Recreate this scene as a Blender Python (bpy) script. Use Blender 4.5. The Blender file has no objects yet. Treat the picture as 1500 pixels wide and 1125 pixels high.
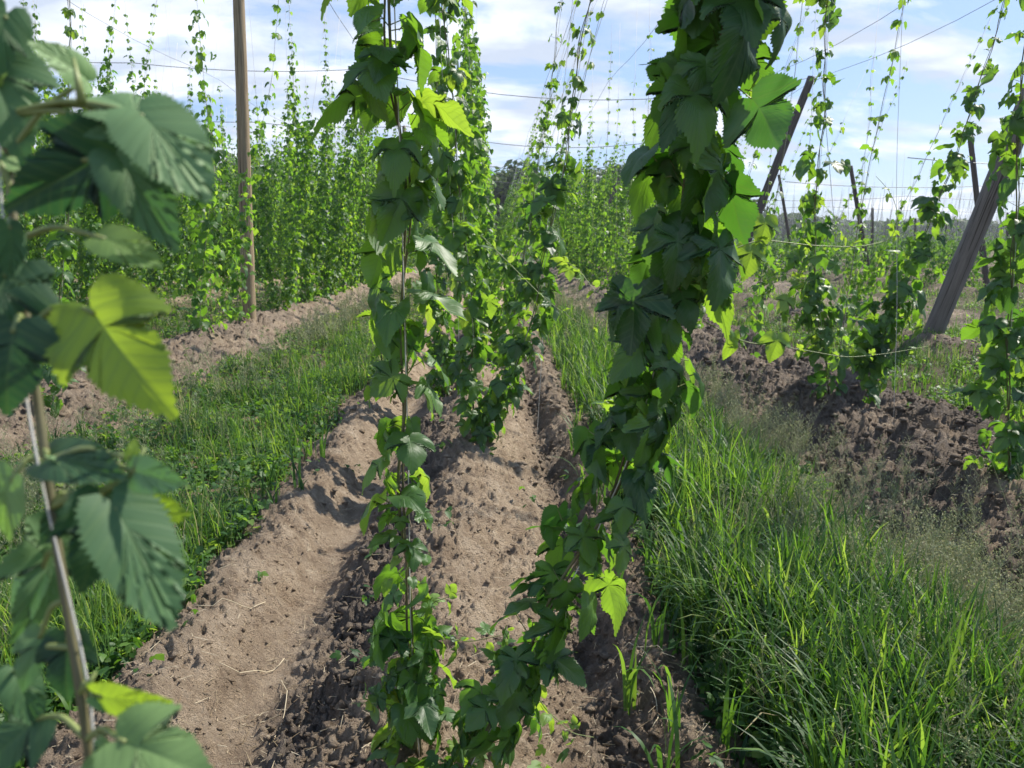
import bpy, math
import numpy as np
from mathutils import Vector, Matrix

PI = math.pi
S = bpy.context.scene
C = S.collection
RS = np.random.RandomState(11)

# ------------------------------------------------------------------ camera
CAMZ = 1.65
FPX = 1170.0
PITCH = math.atan(212.5 / FPX)
YAW = math.atan(28 / FPX)
cam_d = bpy.data.cameras.new('camera')
cam = bpy.data.objects.new('camera', cam_d)
C.objects.link(cam)
cam.location = (0, 0, CAMZ)
cam.rotation_euler = (PI / 2 - PITCH, 0, -YAW)
cam_d.sensor_width = 36
cam_d.lens = 36 * FPX / 1500
cam_d.clip_start = 0.02
cam_d.clip_end = 6000
cam_d.dof.use_dof = True
cam_d.dof.focus_distance = 2.8
cam_d.dof.aperture_fstop = 8.5
S.camera = cam
RM = np.array(Matrix.Rotation(-YAW, 3, 'Z') @ Matrix.Rotation(PI / 2 - PITCH, 3, 'X'))


def ray(px, py):
    return RM @ np.array([(px - 750) / FPX, -(py - 562.5) / FPX, -1.0])


def at_y(px, py, Y):
    d = ray(px, py)
    return np.array([0, 0, CAMZ]) + d * (Y / d[1])


def at_z(px, py, z):
    d = ray(px, py)
    return np.array([0, 0, CAMZ]) + d * ((z - CAMZ) / d[2])


def at_d(px, py, dist):
    d = ray(px, py)
    return np.array([0, 0, CAMZ]) + d * dist      # dist measured along the view axis


# ------------------------------------------------------------------ light
SUN_AZ, SUN_EL = math.radians(58), math.radians(47)
SD = np.array([math.sin(SUN_AZ) * math.cos(SUN_EL), math.cos(SUN_AZ) * math.cos(SUN_EL), math.sin(SUN_EL)])
sl = bpy.data.lights.new('sun', 'SUN')
sl.energy = 5.0
sl.angle = math.radians(0.6)
sl.color = (1.0, 0.945, 0.84)
so = bpy.data.objects.new('sun', sl)
C.objects.link(so)
so.rotation_euler = Vector(SD).to_track_quat('Z', 'Y').to_euler()
so.location = (20, 10, 30)

w = bpy.data.worlds.new('World')
S.world = w
w.use_nodes = True
nt = w.node_tree
nt.nodes.clear()
N = nt.nodes.new
L = nt.links.new
out = N('ShaderNodeOutputWorld')
bg = N('ShaderNodeBackground')
bg.inputs[1].default_value = 0.092
sky = N('ShaderNodeTexSky')
sky.sky_type = 'NISHITA'
sky.sun_disc = False
sky.sun_elevation = SUN_EL
sky.sun_rotation = SUN_AZ
sky.air_density = 1.0
sky.dust_density = 0.6
sky.ozone_density = 1.6
tc = N('ShaderNodeTexCoord')
sep = N('ShaderNodeSeparateXYZ')
L(tc.outputs['Generated'], sep.inputs[0])


def wm(op, a, b=None, c=None, clamp=False):
    n = N('ShaderNodeMath')
    n.operation = op
    n.use_clamp = clamp
    for i, v in enumerate((a, b, c)):
        if v is None:
            continue
        if isinstance(v, (int, float)):
            n.inputs[i].default_value = v
        else:
            L(v, n.inputs[i])
    return n.outputs[0]


zz = wm('MAXIMUM', sep.outputs[2], 0.0)
den = wm('ADD', zz, 0.20)
cx = wm('DIVIDE', sep.outputs[0], den)
cy = wm('DIVIDE', sep.outputs[1], den)
cmb = N('ShaderNodeCombineXYZ')
L(cx, cmb.inputs[0]); L(cy, cmb.inputs[1])
n1 = N('ShaderNodeTexNoise')
n1.inputs['Scale'].default_value = 1.9
n1.inputs['Detail'].default_value = 9
n1.inputs['Roughness'].default_value = 0.56
n1.inputs['Distortion'].default_value = 0.35
mp = N('ShaderNodeMapping')
mp.inputs['Location'].default_value = (3.3, 1.7, 0)
mp.inputs['Scale'].default_value = (0.8, 1.15, 1)
L(cmb.outputs[0], mp.inputs[0])
L(mp.outputs[0], n1.inputs['Vector'])
n2 = N('ShaderNodeTexNoise')
n2.inputs['Scale'].default_value = 3.0
n2.inputs['Detail'].default_value = 6
L(mp.outputs[0], n2.inputs['Vector'])
# more cloud to the left, clearer to the right
side = wm('MULTIPLY', sep.outputs[0], -0.14)
cov = wm('ADD', n1.outputs[0], side)
rmp = N('ShaderNodeValToRGB')
rmp.color_ramp.elements[0].position = 0.43
rmp.color_ramp.elements[1].position = 0.54
L(cov, rmp.inputs[0])
cl = N('ShaderNodeValToRGB')
cl.color_ramp.elements[0].color = (4.6, 5.2, 6.3, 1)
cl.color_ramp.elements[0].position = 0.40
cl.color_ramp.elements[1].color = (7.6, 8.0, 8.8, 1)
cl.color_ramp.elements[1].position = 0.60
L(n2.outputs[0], cl.inputs[0])
mx = N('ShaderNodeMix')
mx.data_type = 'RGBA'
sk2 = N('ShaderNodeMix')
sk2.data_type = 'RGBA'
sk2.inputs[0].default_value = 0.6
L(sky.outputs[0], sk2.inputs[6])
sk2.inputs[7].default_value = (3.0, 4.4, 7.3, 1)
hi = wm('MULTIPLY', wm('SUBTRACT', 0.56, zz), 4.0, clamp=True)
fac = wm('MULTIPLY', wm('MULTIPLY', rmp.outputs[0], 0.95), hi)
L(fac, mx.inputs[0])
L(sk2.outputs[2], mx.inputs[6])
L(cl.outputs[0], mx.inputs[7])
L(mx.outputs[2], bg.inputs[0])
L(bg.outputs[0], out.inputs[0])

S.view_settings.view_transform = 'Standard'
S.view_settings.look = 'None'
S.view_settings.exposure = 0.74
S.view_settings.gamma = 1.0
S.cycles.max_bounces = 8
S.cycles.diffuse_bounces = 3
S.cycles.transmission_bounces = 6
S.cycles.volume_bounces = 0


# ------------------------------------------------------------------ materials
class M:
    def __init__(s, name):
        s.m = bpy.data.materials.new(name)
        s.m.use_nodes = True
        s.t = s.m.node_tree
        s.t.nodes.clear()
        s.out = s.n('ShaderNodeOutputMaterial')

    def n(s, k, **kw):
        x = s.t.nodes.new(k)
        for a, v in kw.items():
            setattr(x, a, v)
        return x

    def l(s, a, b):
        s.t.links.new(a, b)

    def put(s, sock, v):
        if isinstance(v, (int, float, tuple)):
            sock.default_value = v
        else:
            s.l(v, sock)

    def math(s, op, a, b=0.0, clamp=False):
        x = s.n('ShaderNodeMath', operation=op, use_clamp=clamp)
        s.put(x.inputs[0], a); s.put(x.inputs[1], b)
        return x.outputs[0]

    def mix(s, f, a, b, blend='MIX'):
        x = s.n('ShaderNodeMix', data_type='RGBA', blend_type=blend)
        s.put(x.inputs[0], f); s.put(x.inputs[6], a); s.put(x.inputs[7], b)
        return x.outputs[2]

    def ramp(s, f, stops):
        x = s.n('ShaderNodeValToRGB')
        cr = x.color_ramp
        while len(cr.elements) < len(stops):
            cr.elements.new(0.5)
        for e, (p, c) in zip(cr.elements, stops):
            e.position = p
            e.color = c if len(c) == 4 else (*c, 1)
        s.put(x.inputs[0], f)
        return x.outputs[0]

    def noise(s, scale, detail=4, rough=0.55, vec=None, dist=0.0):
        x = s.n('ShaderNodeTexNoise')
        x.inputs['Scale'].default_value = scale
        x.inputs['Detail'].default_value = detail
        x.inputs['Roughness'].default_value = rough
        x.inputs['Distortion'].default_value = dist
        if vec is not None:
            s.l(vec, x.inputs['Vector'])
        return x.outputs[0]

    def attr(s, name):
        x = s.n('ShaderNodeAttribute', attribute_name=name)
        return x.outputs['Fac']

    def bump(s, h, strength, dist):
        x = s.n('ShaderNodeBump')
        x.inputs['Strength'].default_value = strength
        x.inputs['Distance'].default_value = dist
        s.l(h, x.inputs['Height'])
        return x.outputs[0]

    def pbr(s, col, rough=0.7, spec=0.3, normal=None):
        p = s.n('ShaderNodeBsdfPrincipled')
        s.put(p.inputs['Base Color'], col)
        s.put(p.inputs['Roughness'], rough)
        s.put(p.inputs['Specular IOR Level'], spec)
        if normal is not None:
            s.l(normal, p.inputs['Normal'])
        return p.outputs[0]


def leaf_material(name, stops, trans, tf=0.45, rough=0.42, spec=0.35, veins=False, back=(0.12, 0.20, 0.10)):
    m = M(name)
    r = m.attr('rnd')
    col = m.ramp(r, stops)
    geo = m.n('ShaderNodeNewGeometry')
    nrm = None
    tcol = m.ramp(r, trans)
    if veins:
        uv = m.n('ShaderNodeUVMap', uv_map='UVMap')
        sp = m.n('ShaderNodeSeparateXYZ')
        m.l(uv.outputs[0], sp.inputs[0])
        ax = m.math('ABSOLUTE', sp.outputs[0])
        # side veins climb outward from the midrib
        a = m.math('MULTIPLY', ax, 0.75)
        b = m.math('SUBTRACT', sp.outputs[1], a)
        wob = m.noise(3.0, 2, vec=uv.outputs[0])
        b = m.math('ADD', b, m.math('MULTIPLY', wob, 0.05))
        sn = m.math('SINE', m.math('MULTIPLY', b, 46.0))
        sn = m.math('POWER', m.math('MULTIPLY', m.math('ADD', sn, 1.0), 0.5), 6.0)
        mid = m.math('SUBTRACT', 1.0, m.math('MULTIPLY', ax, 40.0), clamp=True)
        # the lobe veins run from the leaf stalk to the side lobes
        lob = m.math('SUBTRACT', m.math('MULTIPLY', sp.outputs[1], 1.0), m.math('MULTIPLY', ax, 0.55))
        lob = m.math('SUBTRACT', 1.0, m.math('MULTIPLY', m.math('ABSOLUTE', lob), 30.0), clamp=True)
        v = m.math('MAXIMUM', m.math('MAXIMUM', mid, lob), m.math('MULTIPLY', sn, 0.55))
        fine = m.noise(40.0, 3, vec=uv.outputs[0])
        h = m.math('SUBTRACT', m.math('MULTIPLY', fine, 0.25), v)
        nrm = m.bump(h, 0.18, 0.0012)
        col = m.mix(m.math('MULTIPLY', v, 0.4), col, (0.13, 0.22, 0.08, 1))
        tcol = m.mix(m.math('MULTIPLY', v, 0.45), tcol, (0.12, 0.22, 0.02, 1))
    col = m.mix(geo.outputs['Backfacing'], col, m.mix(0.55, col, (*back, 1)))
    p = m.pbr(col, rough, spec, nrm)
    t = m.n('ShaderNodeBsdfTranslucent')
    m.put(t.inputs[0], tcol)
    if nrm is not None:
        m.l(nrm, t.inputs['Normal'])
    ms = m.n('ShaderNodeMixShader')
    ms.inputs[0].default_value = tf
    m.l(p, ms.inputs[1]); m.l(t.outputs[0], ms.inputs[2])
    m.l(ms.outputs[0], m.out.inputs[0])
    return m.m


HOP_STOPS = [(0.0, (0.015, 0.046, 0.020)), (0.45, (0.038, 0.092, 0.028)), (0.8, (0.065, 0.14, 0.038)), (1.0, (0.15, 0.24, 0.055))]
HOP_TR = [(0.0, (0.09, 0.27, 0.02)), (0.5, (0.28, 0.55, 0.025)), (1.0, (0.52, 0.74, 0.05))]
MAT = {}
MAT['leaf_near'] = leaf_material('leaf_near', HOP_STOPS, HOP_TR, 0.40, 0.46, 0.5, True)
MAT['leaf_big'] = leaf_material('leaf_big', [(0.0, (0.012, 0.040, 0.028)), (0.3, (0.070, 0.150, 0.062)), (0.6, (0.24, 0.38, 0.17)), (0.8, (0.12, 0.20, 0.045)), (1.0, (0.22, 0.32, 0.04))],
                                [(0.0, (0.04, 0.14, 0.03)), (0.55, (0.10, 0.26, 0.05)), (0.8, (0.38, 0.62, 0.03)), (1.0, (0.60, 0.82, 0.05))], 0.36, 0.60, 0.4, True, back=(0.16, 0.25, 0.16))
MAT['leaf'] = leaf_material('leaf', HOP_STOPS, HOP_TR, 0.45, 0.45, 0.35)
MAT['leaf_far'] = leaf_material('leaf_far', [(0.0, (0.018, 0.05, 0.022)), (0.5, (0.045, 0.108, 0.030)), (1.0, (0.13, 0.22, 0.045))], [(0.0, (0.05, 0.16, 0.015)), (0.5, (0.20, 0.42, 0.025)), (1.0, (0.46, 0.68, 0.05))], 0.36, 0.5, 0.25)
MAT['grass'] = leaf_material('grass', [(0.0, (0.016, 0.048, 0.018)), (0.5, (0.040, 0.10, 0.027)), (0.86, (0.10, 0.19, 0.04)), (0.93, (0.26, 0.25, 0.11)), (1.0, (0.42, 0.36, 0.2))],
                             [(0.0, (0.05, 0.14, 0.012)), (0.5, (0.17, 0.36, 0.02)), (0.88, (0.42, 0.62, 0.06)), (1.0, (0.5, 0.42, 0.2))], 0.42, 0.5, 0.28, back=(0.10, 0.19, 0.08))
MAT['seed'] = leaf_material('seed', [(0.0, (0.19, 0.26, 0.11)), (1.0, (0.46, 0.46, 0.30))], [(0.0, (0.25, 0.3, 0.1)), (1.0, (0.45, 0.4, 0.22))], 0.35, 0.6, 0.2, back=(0.3, 0.28, 0.16))
MAT['tree'] = leaf_material('tree_leaf', [(0.0, (0.022, 0.045, 0.018)), (1.0, (0.07, 0.115, 0.035))], [(0.0, (0.07, 0.13, 0.02)), (1.0, (0.16, 0.25, 0.04))], 0.3, 0.6, 0.2)

m = M('stem')
r = m.attr('rnd')
col = m.ramp(r, [(0.0, (0.10, 0.075, 0.05)), (0.5, (0.13, 0.14, 0.05)), (1.0, (0.25, 0.33, 0.09))])
nz = m.noise(60, 3)
m.l(m.pbr(m.mix(0.35, col, m.mix(nz, (0.05, 0.06, 0.02, 1), (0.22, 0.18, 0.12, 1))), 0.5, 0.35), m.out.inputs[0])
MAT['stem'] = m.m

m = M('twine')
nz = m.noise(300, 2)
m.l(m.pbr(m.mix(nz, (0.38, 0.36, 0.32, 1), (0.72, 0.70, 0.66, 1)), 0.6, 0.3), m.out.inputs[0])
MAT['twine'] = m.m

m = M('wire')
m.l(m.pbr((0.10, 0.10, 0.11, 1), 0.5, 0.5), m.out.inputs[0])
MAT['wire'] = m.m


def wood(name, a, b):
    m = M(name)
    tcn = m.n('ShaderNodeTexCoord')
    mp = m.n('ShaderNodeMapping')
    mp.inputs['Scale'].default_value = (26, 26, 1.1)
    m.l(tcn.outputs['Object'], mp.inputs[0])
    g = m.noise(1.6, 6, 0.6, mp.outputs[0], 0.3)
    big = m.noise(1.3, 3, 0.5, tcn.outputs['Object'])
    mp2 = m.n('ShaderNodeMapping')
    mp2.inputs['Scale'].default_value = (40, 40, 0.7)
    m.l(tcn.outputs['Object'], mp2.inputs[0])
    ck = m.noise(1.0, 2, 0.5, mp2.outputs[0])
    crack = m.ramp(ck, [(0.36, (1, 1, 1)), (0.41, (0, 0, 0))])
    col = m.mix(m.ramp(g, [(0.3, (0, 0, 0)), (0.7, (1, 1, 1))]), (*a, 1), (*b, 1))
    col = m.mix(m.math('MULTIPLY', big, 0.5), col, (a[0] * .7, a[1] * .75, a[2] * .8, 1))
    col = m.mix(m.math('MULTIPLY', crack, 0.7), col, (0.02, 0.017, 0.013, 1))
    h = m.math('SUBTRACT', g, m.math('MULTIPLY', crack, 1.2))
    m.l(m.pbr(col, 0.8, 0.2, m.bump(h, 0.6, 0.006)), m.out.inputs[0])
    return m.m


MAT['wood_warm'] = wood('wood_warm', (0.20, 0.145, 0.09), (0.38, 0.30, 0.20))
MAT['wood_grey'] = wood('wood_grey', (0.12, 0.11, 0.11), (0.25, 0.235, 0.23))
MAT['wood_dark'] = wood('wood_dark', (0.06, 0.05, 0.045), (0.13, 0.11, 0.10))

m = M('soil')
gm = m.attr('grass')
dark_soil_shade = m.attr('dark_soil_shade')
tcn = m.n('ShaderNodeTexCoord')
o_ = tcn.outputs['Object']
nb = m.noise(0.9, 4, 0.6, o_)
nm = m.noise(7, 6, 0.65, o_)
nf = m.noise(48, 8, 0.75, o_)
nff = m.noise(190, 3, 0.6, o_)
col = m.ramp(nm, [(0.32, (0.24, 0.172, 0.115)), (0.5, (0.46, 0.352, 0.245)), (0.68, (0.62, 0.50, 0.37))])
col = m.mix(m.ramp(nf, [(0.35, (0.6, 0.6, 0.6)), (0.56, (0, 0, 0))]), col, (0.22, 0.15, 0.10, 1))  # crevice shade painted into the low spots of the fine bump
col = m.mix(m.math('MULTIPLY', m.ramp(nb, [(0.4, (0, 0, 0)), (0.65, (1, 1, 1))]), 0.4), col, (0.52, 0.41, 0.30, 1))
vc = m.n('ShaderNodeTexVoronoi')
vc.inputs['Scale'].default_value = 26
m.l(o_, vc.inputs['Vector'])
col = m.mix(m.ramp(m.noise(24, 5, 0.7, o_), [(0.52, (0, 0, 0)), (0.66, (0.5, 0.5, 0.5))]), col, (0.18, 0.125, 0.085, 1))  # dark specks painted in as shade between the crumbs
col = m.mix(dark_soil_shade, col, m.mix(nm, (0.075, 0.062, 0.053, 1), (0.25, 0.208, 0.175, 1)))  # darker soil tone plus slope and crumb shade painted into the colour
# pale flecks of straw and dry crumbs
vo = m.n('ShaderNodeTexVoronoi')
vo.inputs['Scale'].default_value = 70
m.l(o_, vo.inputs['Vector'])
fl = m.ramp(vo.outputs['Distance'], [(0.10, (1, 1, 1)), (0.17, (0, 0, 0))])
col = m.mix(m.math('MULTIPLY', fl, 0.35), col, (0.46, 0.39, 0.30, 1))
gcol = m.mix(nf, (0.030, 0.030, 0.014, 1), (0.09, 0.085, 0.04, 1))
col = m.mix(m.math('MULTIPLY', gm, 0.8), col, gcol)
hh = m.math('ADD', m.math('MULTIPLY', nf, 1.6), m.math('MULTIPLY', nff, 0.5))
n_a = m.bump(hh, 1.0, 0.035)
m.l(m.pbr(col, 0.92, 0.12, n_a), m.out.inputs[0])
MAT['soil'] = m.m

m = M('field')
tcn = m.n('ShaderNodeTexCoord')
nb = m.noise(0.05, 6, 0.6, tcn.outputs['Object'])
nf = m.noise(3, 6, 0.7, tcn.outputs['Object'])
col = m.mix(nf, (0.045, 0.085, 0.025, 1), (0.11, 0.16, 0.05, 1))
col = m.mix(m.ramp(nb, [(0.5, (0, 0, 0)), (0.7, (1, 1, 1))]), col, (0.17, 0.15, 0.08, 1))
m.l(m.pbr(col, 0.9, 0.1, m.bump(nf, 0.6, 0.3)), m.out.inputs[0])
MAT['field'] = m.m

m = M('straw')
r = m.attr('rnd')
m.l(m.pbr(m.ramp(r, [(0, (0.16, 0.10, 0.055)), (0.5, (0.36, 0.28, 0.17)), (1, (0.6, 0.52, 0.37))]), 0.6, 0.3), m.out.inputs[0])
MAT['straw'] = m.m

m = M('bark')
nz = m.noise(8, 4)
m.l(m.pbr(m.mix(nz, (0.05, 0.04, 0.03, 1), (0.14, 0.12, 0.10, 1)), 0.9, 0.1), m.out.inputs[0])
MAT['bark'] = m.m


# ------------------------------------------------------------------ mesh helpers
class Buf:
    """collects triangles"""
    def __init__(s):
        s.v = []; s.f = []; s.r = []; s.uv = []; s.n = 0

    def add(s, v, f, r=None, uv=None):
        v = np.asarray(v, np.float32).reshape(-1, 3)
        f = np.asarray(f, np.int64).reshape(-1, 3)
        s.v.append(v); s.f.append(f + s.n)
        if r is None: r = np.full(len(v), .5)
        if np.isscalar(r): r = np.full(len(v), r)
        s.r.append(np.asarray(r, np.float32))
        s.uv.append(np.zeros((len(v), 2), np.float32) if uv is None else np.asarray(uv, np.float32))
        s.n += len(v)

    def build(s, name, mat, parent=None, smooth=True, origin=None):
        v = np.concatenate(s.v); f = np.concatenate(s.f); r = np.concatenate(s.r); uv = np.concatenate(s.uv)
        if origin is not None:
            v = v - np.asarray(origin, np.float32)
        me = bpy.data.meshes.new(name)
        me.vertices.add(len(v)); me.vertices.foreach_set('co', v.ravel())
        me.loops.add(len(f) * 3); me.loops.foreach_set('vertex_index', f.ravel().astype(np.int32))
        me.polygons.add(len(f))
        me.polygons.foreach_set('loop_start', np.arange(0, len(f) * 3, 3, dtype=np.int32))
        me.polygons.foreach_set('loop_total', np.full(len(f), 3, np.int32))
        if smooth:
            me.polygons.foreach_set('use_smooth', np.ones(len(f), bool))
        a = me.attributes.new('rnd', 'FLOAT', 'POINT'); a.data.foreach_set('value', r)
        ul = me.uv_layers.new(name='UVMap'); ul.data.foreach_set('uv', uv[f.ravel()].ravel())
        me.update(calc_edges=True)
        me.materials.append(mat)
        o = bpy.data.objects.new(name, me)
        C.objects.link(o)
        if parent is not None:
            o.parent = parent
        return o


def norm(v):
    v = np.asarray(v, float)
    return v / (np.linalg.norm(v, axis=-1, keepdims=True) + 1e-9)


def tube(buf, pts, rad, sides=6, rnd=.5, cap=True):
    pts = np.asarray(pts, float); n = len(pts)
    rad = np.full(n, rad) if np.isscalar(rad) else np.asarray(rad)
    t = norm(np.gradient(pts, axis=0))
    ref = np.array([0.3, 0.9, 0.1]) if abs(t[0] @ np.array([0.3, 0.9, 0.1])) < .9 else np.array([1., 0, 0])
    a = norm(np.cross(t, ref)); b = np.cross(t, a)
    ang = np.linspace(0, 2 * PI, sides, endpoint=False)
    ring = pts[:, None] + rad[:, None, None] * (np.cos(ang)[None, :, None] * a[:, None] + np.sin(ang)[None, :, None] * b[:, None])
    v = ring.reshape(-1, 3)
    i, j = np.meshgrid(np.arange(n - 1), np.arange(sides), indexing='ij')
    j2 = (j + 1) % sides
    p, q, r_, s_ = i * sides + j, i * sides + j2, (i + 1) * sides + j2, (i + 1) * sides + j
    f = np.concatenate([np.stack([p, q, r_], -1).reshape(-1, 3), np.stack([p, r_, s_], -1).reshape(-1, 3)])
    if cap:
        v = np.concatenate([v, pts[[0, -1]]])
        k = n * sides
        jj = np.arange(sides); jn = (jj + 1) % sides
        f = np.concatenate([f, np.stack([jn, jj, np.full(sides, k)], -1), np.stack([(n - 1) * sides + jj, (n - 1) * sides + jn, np.full(sides, k + 1)], -1)])
    buf.add(v, f, rnd)


def prisms(buf, A, B, r0, r1, rnd=.5):
    """thin three-sided rods from A to B"""
    A = np.asarray(A, float).reshape(-1, 3); B = np.asarray(B, float).reshape(-1, 3); n = len(A)
    t = norm(B - A)
    ref = np.where(np.abs(t[:, 2:3]) > .8, np.array([[1., 0, 0]]), np.array([[0, 0, 1.]]))
    a = norm(np.cross(t, ref)); b = np.cross(t, a)
    r0 = np.broadcast_to(r0, n); r1 = np.broadcast_to(r1, n)
    vs = []
    for P, rr in ((A, r0), (B, r1)):
        for k in range(3):
            an = 2 * PI * k / 3
            vs.append(P + rr[:, None] * (math.cos(an) * a + math.sin(an) * b))
    v = np.stack(vs, 1)
    base = np.arange(n)[:, None, None] * 6
    fc = np.array([[0, 1, 4], [0, 4, 3], [1, 2, 5], [1, 5, 4], [2, 0, 3], [2, 3, 5]])[None]
    rr = np.repeat(np.broadcast_to(rnd, n), 6)
    buf.add(v, base + fc, rr)


# leaf outlines (right half), x across, y from the stalk to the tip
OUT3 = [(0.0, -0.02), (0.10, -0.15), (0.27, -0.20), (0.45, -0.11), (0.58, 0.04), (0.66, 0.22), (0.74, 0.46), (0.54, 0.42), (0.36, 0.42), (0.43, 0.60), (0.38, 0.78), (0.24, 0.97), (0.0, 1.22)]
OUT5 = [(0.0, -0.02), (0.12, -0.20), (0.34, -0.30), (0.56, -0.22), (0.50, -0.02), (0.72, 0.16), (0.86, 0.46), (0.60, 0.42), (0.32, 0.36), (0.42, 0.60), (0.36, 0.82), (0.2, 1.02), (0.0, 1.25)]
OUT1 = [(0.0, -0.02), (0.10, -0.13), (0.28, -0.15), (0.43, -0.03), (0.50, 0.15), (0.52, 0.33), (0.50, 0.50), (0.44, 0.66), (0.34, 0.82), (0.20, 0.98), (0.0, 1.15)]


def leaf_template(outline, teeth, rings, fold=0.25, droop=0.35, wave=0.06, seed=0):
    rs = np.random.RandomState(seed)
    half = np.array(outline)
    pts = []
    for k in range(len(half) - 1):
        a, b = half[k], half[k + 1]
        n = max(1, teeth)
        d = b - a
        nn = np.array([d[1], -d[0]]); nn = nn / (np.linalg.norm(nn) + 1e-9)
        for j in range(n):
            pts.append(a + d * j / n)
            if teeth > 0:
                pts.append(a + d * (j + .62) / n + nn * (0.042 if k > 1 else 0.0) * (1 + .3 * rs.randn()))
    pts.append(half[-1])
    pts = np.array(pts)
    left = pts[1:-1][::-1] * np.array([-1, 1])
    ol = np.concatenate([pts, left])
    c = np.array([0.0, 0.22])
    n = len(ol)
    v2 = [c[None]]
    for k in range(1, rings + 1):
        v2.append(c + (ol - c) * (k / rings))
    v2 = np.concatenate(v2)
    f = []
    for i in range(n):
        f.append((0, 1 + i, 1 + (i + 1) % n))
    for k in range(1, rings):
        o1 = 1 + (k - 1) * n; o2 = 1 + k * n
        for i in range(n):
            j = (i + 1) % n
            f.append((o1 + i, o2 + i, o2 + j)); f.append((o1 + i, o2 + j, o1 + j))
    x, y = v2[:, 0], v2[:, 1]
    ph = rs.rand(4) * 6.28
    z = fold * np.abs(x) * (0.9 - 0.9 * np.abs(x)) - droop * np.maximum(y, 0) ** 2 * .6 - droop * .55 * x ** 2
    z += wave * (np.sin(6 * x + ph[0]) * np.sin(5 * y + ph[1]) + .6 * np.sin(11 * y + 4 * x + ph[2]) * np.abs(x) * 1.6)
    if rings > 1:   # creases along the side veins
        z += 0.0012 * np.sin((y - .75 * np.abs(x)) * 46) * np.minimum(1, np.abs(x) * 4)
    v = np.stack([x, y, z], 1)
    return v, np.array(f), v2


T_BIG = [leaf_template([(a * .75, b) for a, b in OUT3], 3, 9, .30, .35, .03, 1), leaf_template([(a * .75, b) for a, b in OUT5], 3, 9, .25, .45, .04, 2), leaf_template([(a * .62, b) for a, b in OUT1], 3, 9, .35, .30, .03, 3), leaf_template(OUT3, 3, 9, .15, .6, .05, 4)]
O1N = [(a * .82, b) for a, b in OUT1]
T_NEAR = [leaf_template(OUT3, 3, 4, .35, .45, .07, 5), leaf_template(OUT5, 3, 4, .28, .55, .07, 6), leaf_template(O1N, 3, 4, .42, .35, .06, 7), leaf_template(OUT3, 3, 4, .15, .85, .10, 8), leaf_template(OUT5, 3, 4, .5, .3, .09, 9), leaf_template(O1N, 3, 4, .2, .9, .08, 19)]
MID3 = [(0.0, -0.02), (0.27, -0.19), (0.56, 0.03), (0.74, 0.46), (0.35, 0.42), (0.40, 0.74), (0.0, 1.22)]
MID1 = [(0.0, -0.02), (0.26, -0.15), (0.51, 0.20), (0.42, 0.68), (0.0, 1.15)]
T_MID = [leaf_template(MID3, 0, 1, .35, .5, .05, 10), leaf_template(MID3, 0, 1, .2, .8, .08, 11), leaf_template(MID1, 0, 1, .4, .4, .05, 12)]
FAR = [(0.0, -0.05), (0.62, 0.2), (0.3, 0.8), (0.0, 1.2)]
T_FAR = [leaf_template(FAR, 0, 1, .3, .6, 0, 13), leaf_template(FAR, 0, 1, .1, .9, 0, 14)]


def add_leaves(buf, tmpls, P, T, Nn, size, rnd, rs):
    """P positions of the stalk joint, T tip directions, Nn normals"""
    P = np.asarray(P, float); T = norm(T)
    X = norm(np.cross(T, Nn)); Z = np.cross(X, T)
    R = np.stack([X, T, Z], 2)
    which = rs.randint(0, len(tmpls), len(P))
    flip = np.where(rs.rand(len(P)) < .5, -1.0, 1.0)
    for k, (v, f, uv) in enumerate(tmpls):
        idx = np.where(which == k)[0]
        if not len(idx): continue
        vv = v[None] * np.array([1, 1, 1])
        vv = np.repeat(vv, len(idx), 0)
        asp = 1 + .12 * rs.randn(len(idx))
        vv[:, :, 0] *= asp[:, None]
        vv[:, :, 2] *= (0.6 + .9 * rs.rand(len(idx)))[:, None]
        wv = P[idx][:, None] + size[idx][:, None, None] * np.einsum('nij,nmj->nmi', R[idx], vv)
        ff = f[None] + (np.arange(len(idx)) * len(v))[:, None, None]
        buf.add(wv.reshape(-1, 3), ff, np.repeat(rnd[idx], len(v)), np.tile(uv, (len(idx), 1)))


def path_interp(pts, n):
    pts = np.asarray(pts, float)
    d = np.concatenate([[0], np.cumsum(np.linalg.norm(np.diff(pts, axis=0), axis=1))])
    # Catmull-Rom style smoothing through dense linear interpolation and averaging
    s = np.linspace(0, d[-1], n)
    q = np.stack([np.interp(s, d, pts[:, k]) for k in range(3)], 1)
    for _ in range(max(1, n // 14)):
        q[1:-1] = (q[:-2] + 2 * q[1:-1] + q[2:]) / 4
    return q, s


UP = np.array([0, 0, 1.0])


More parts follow.
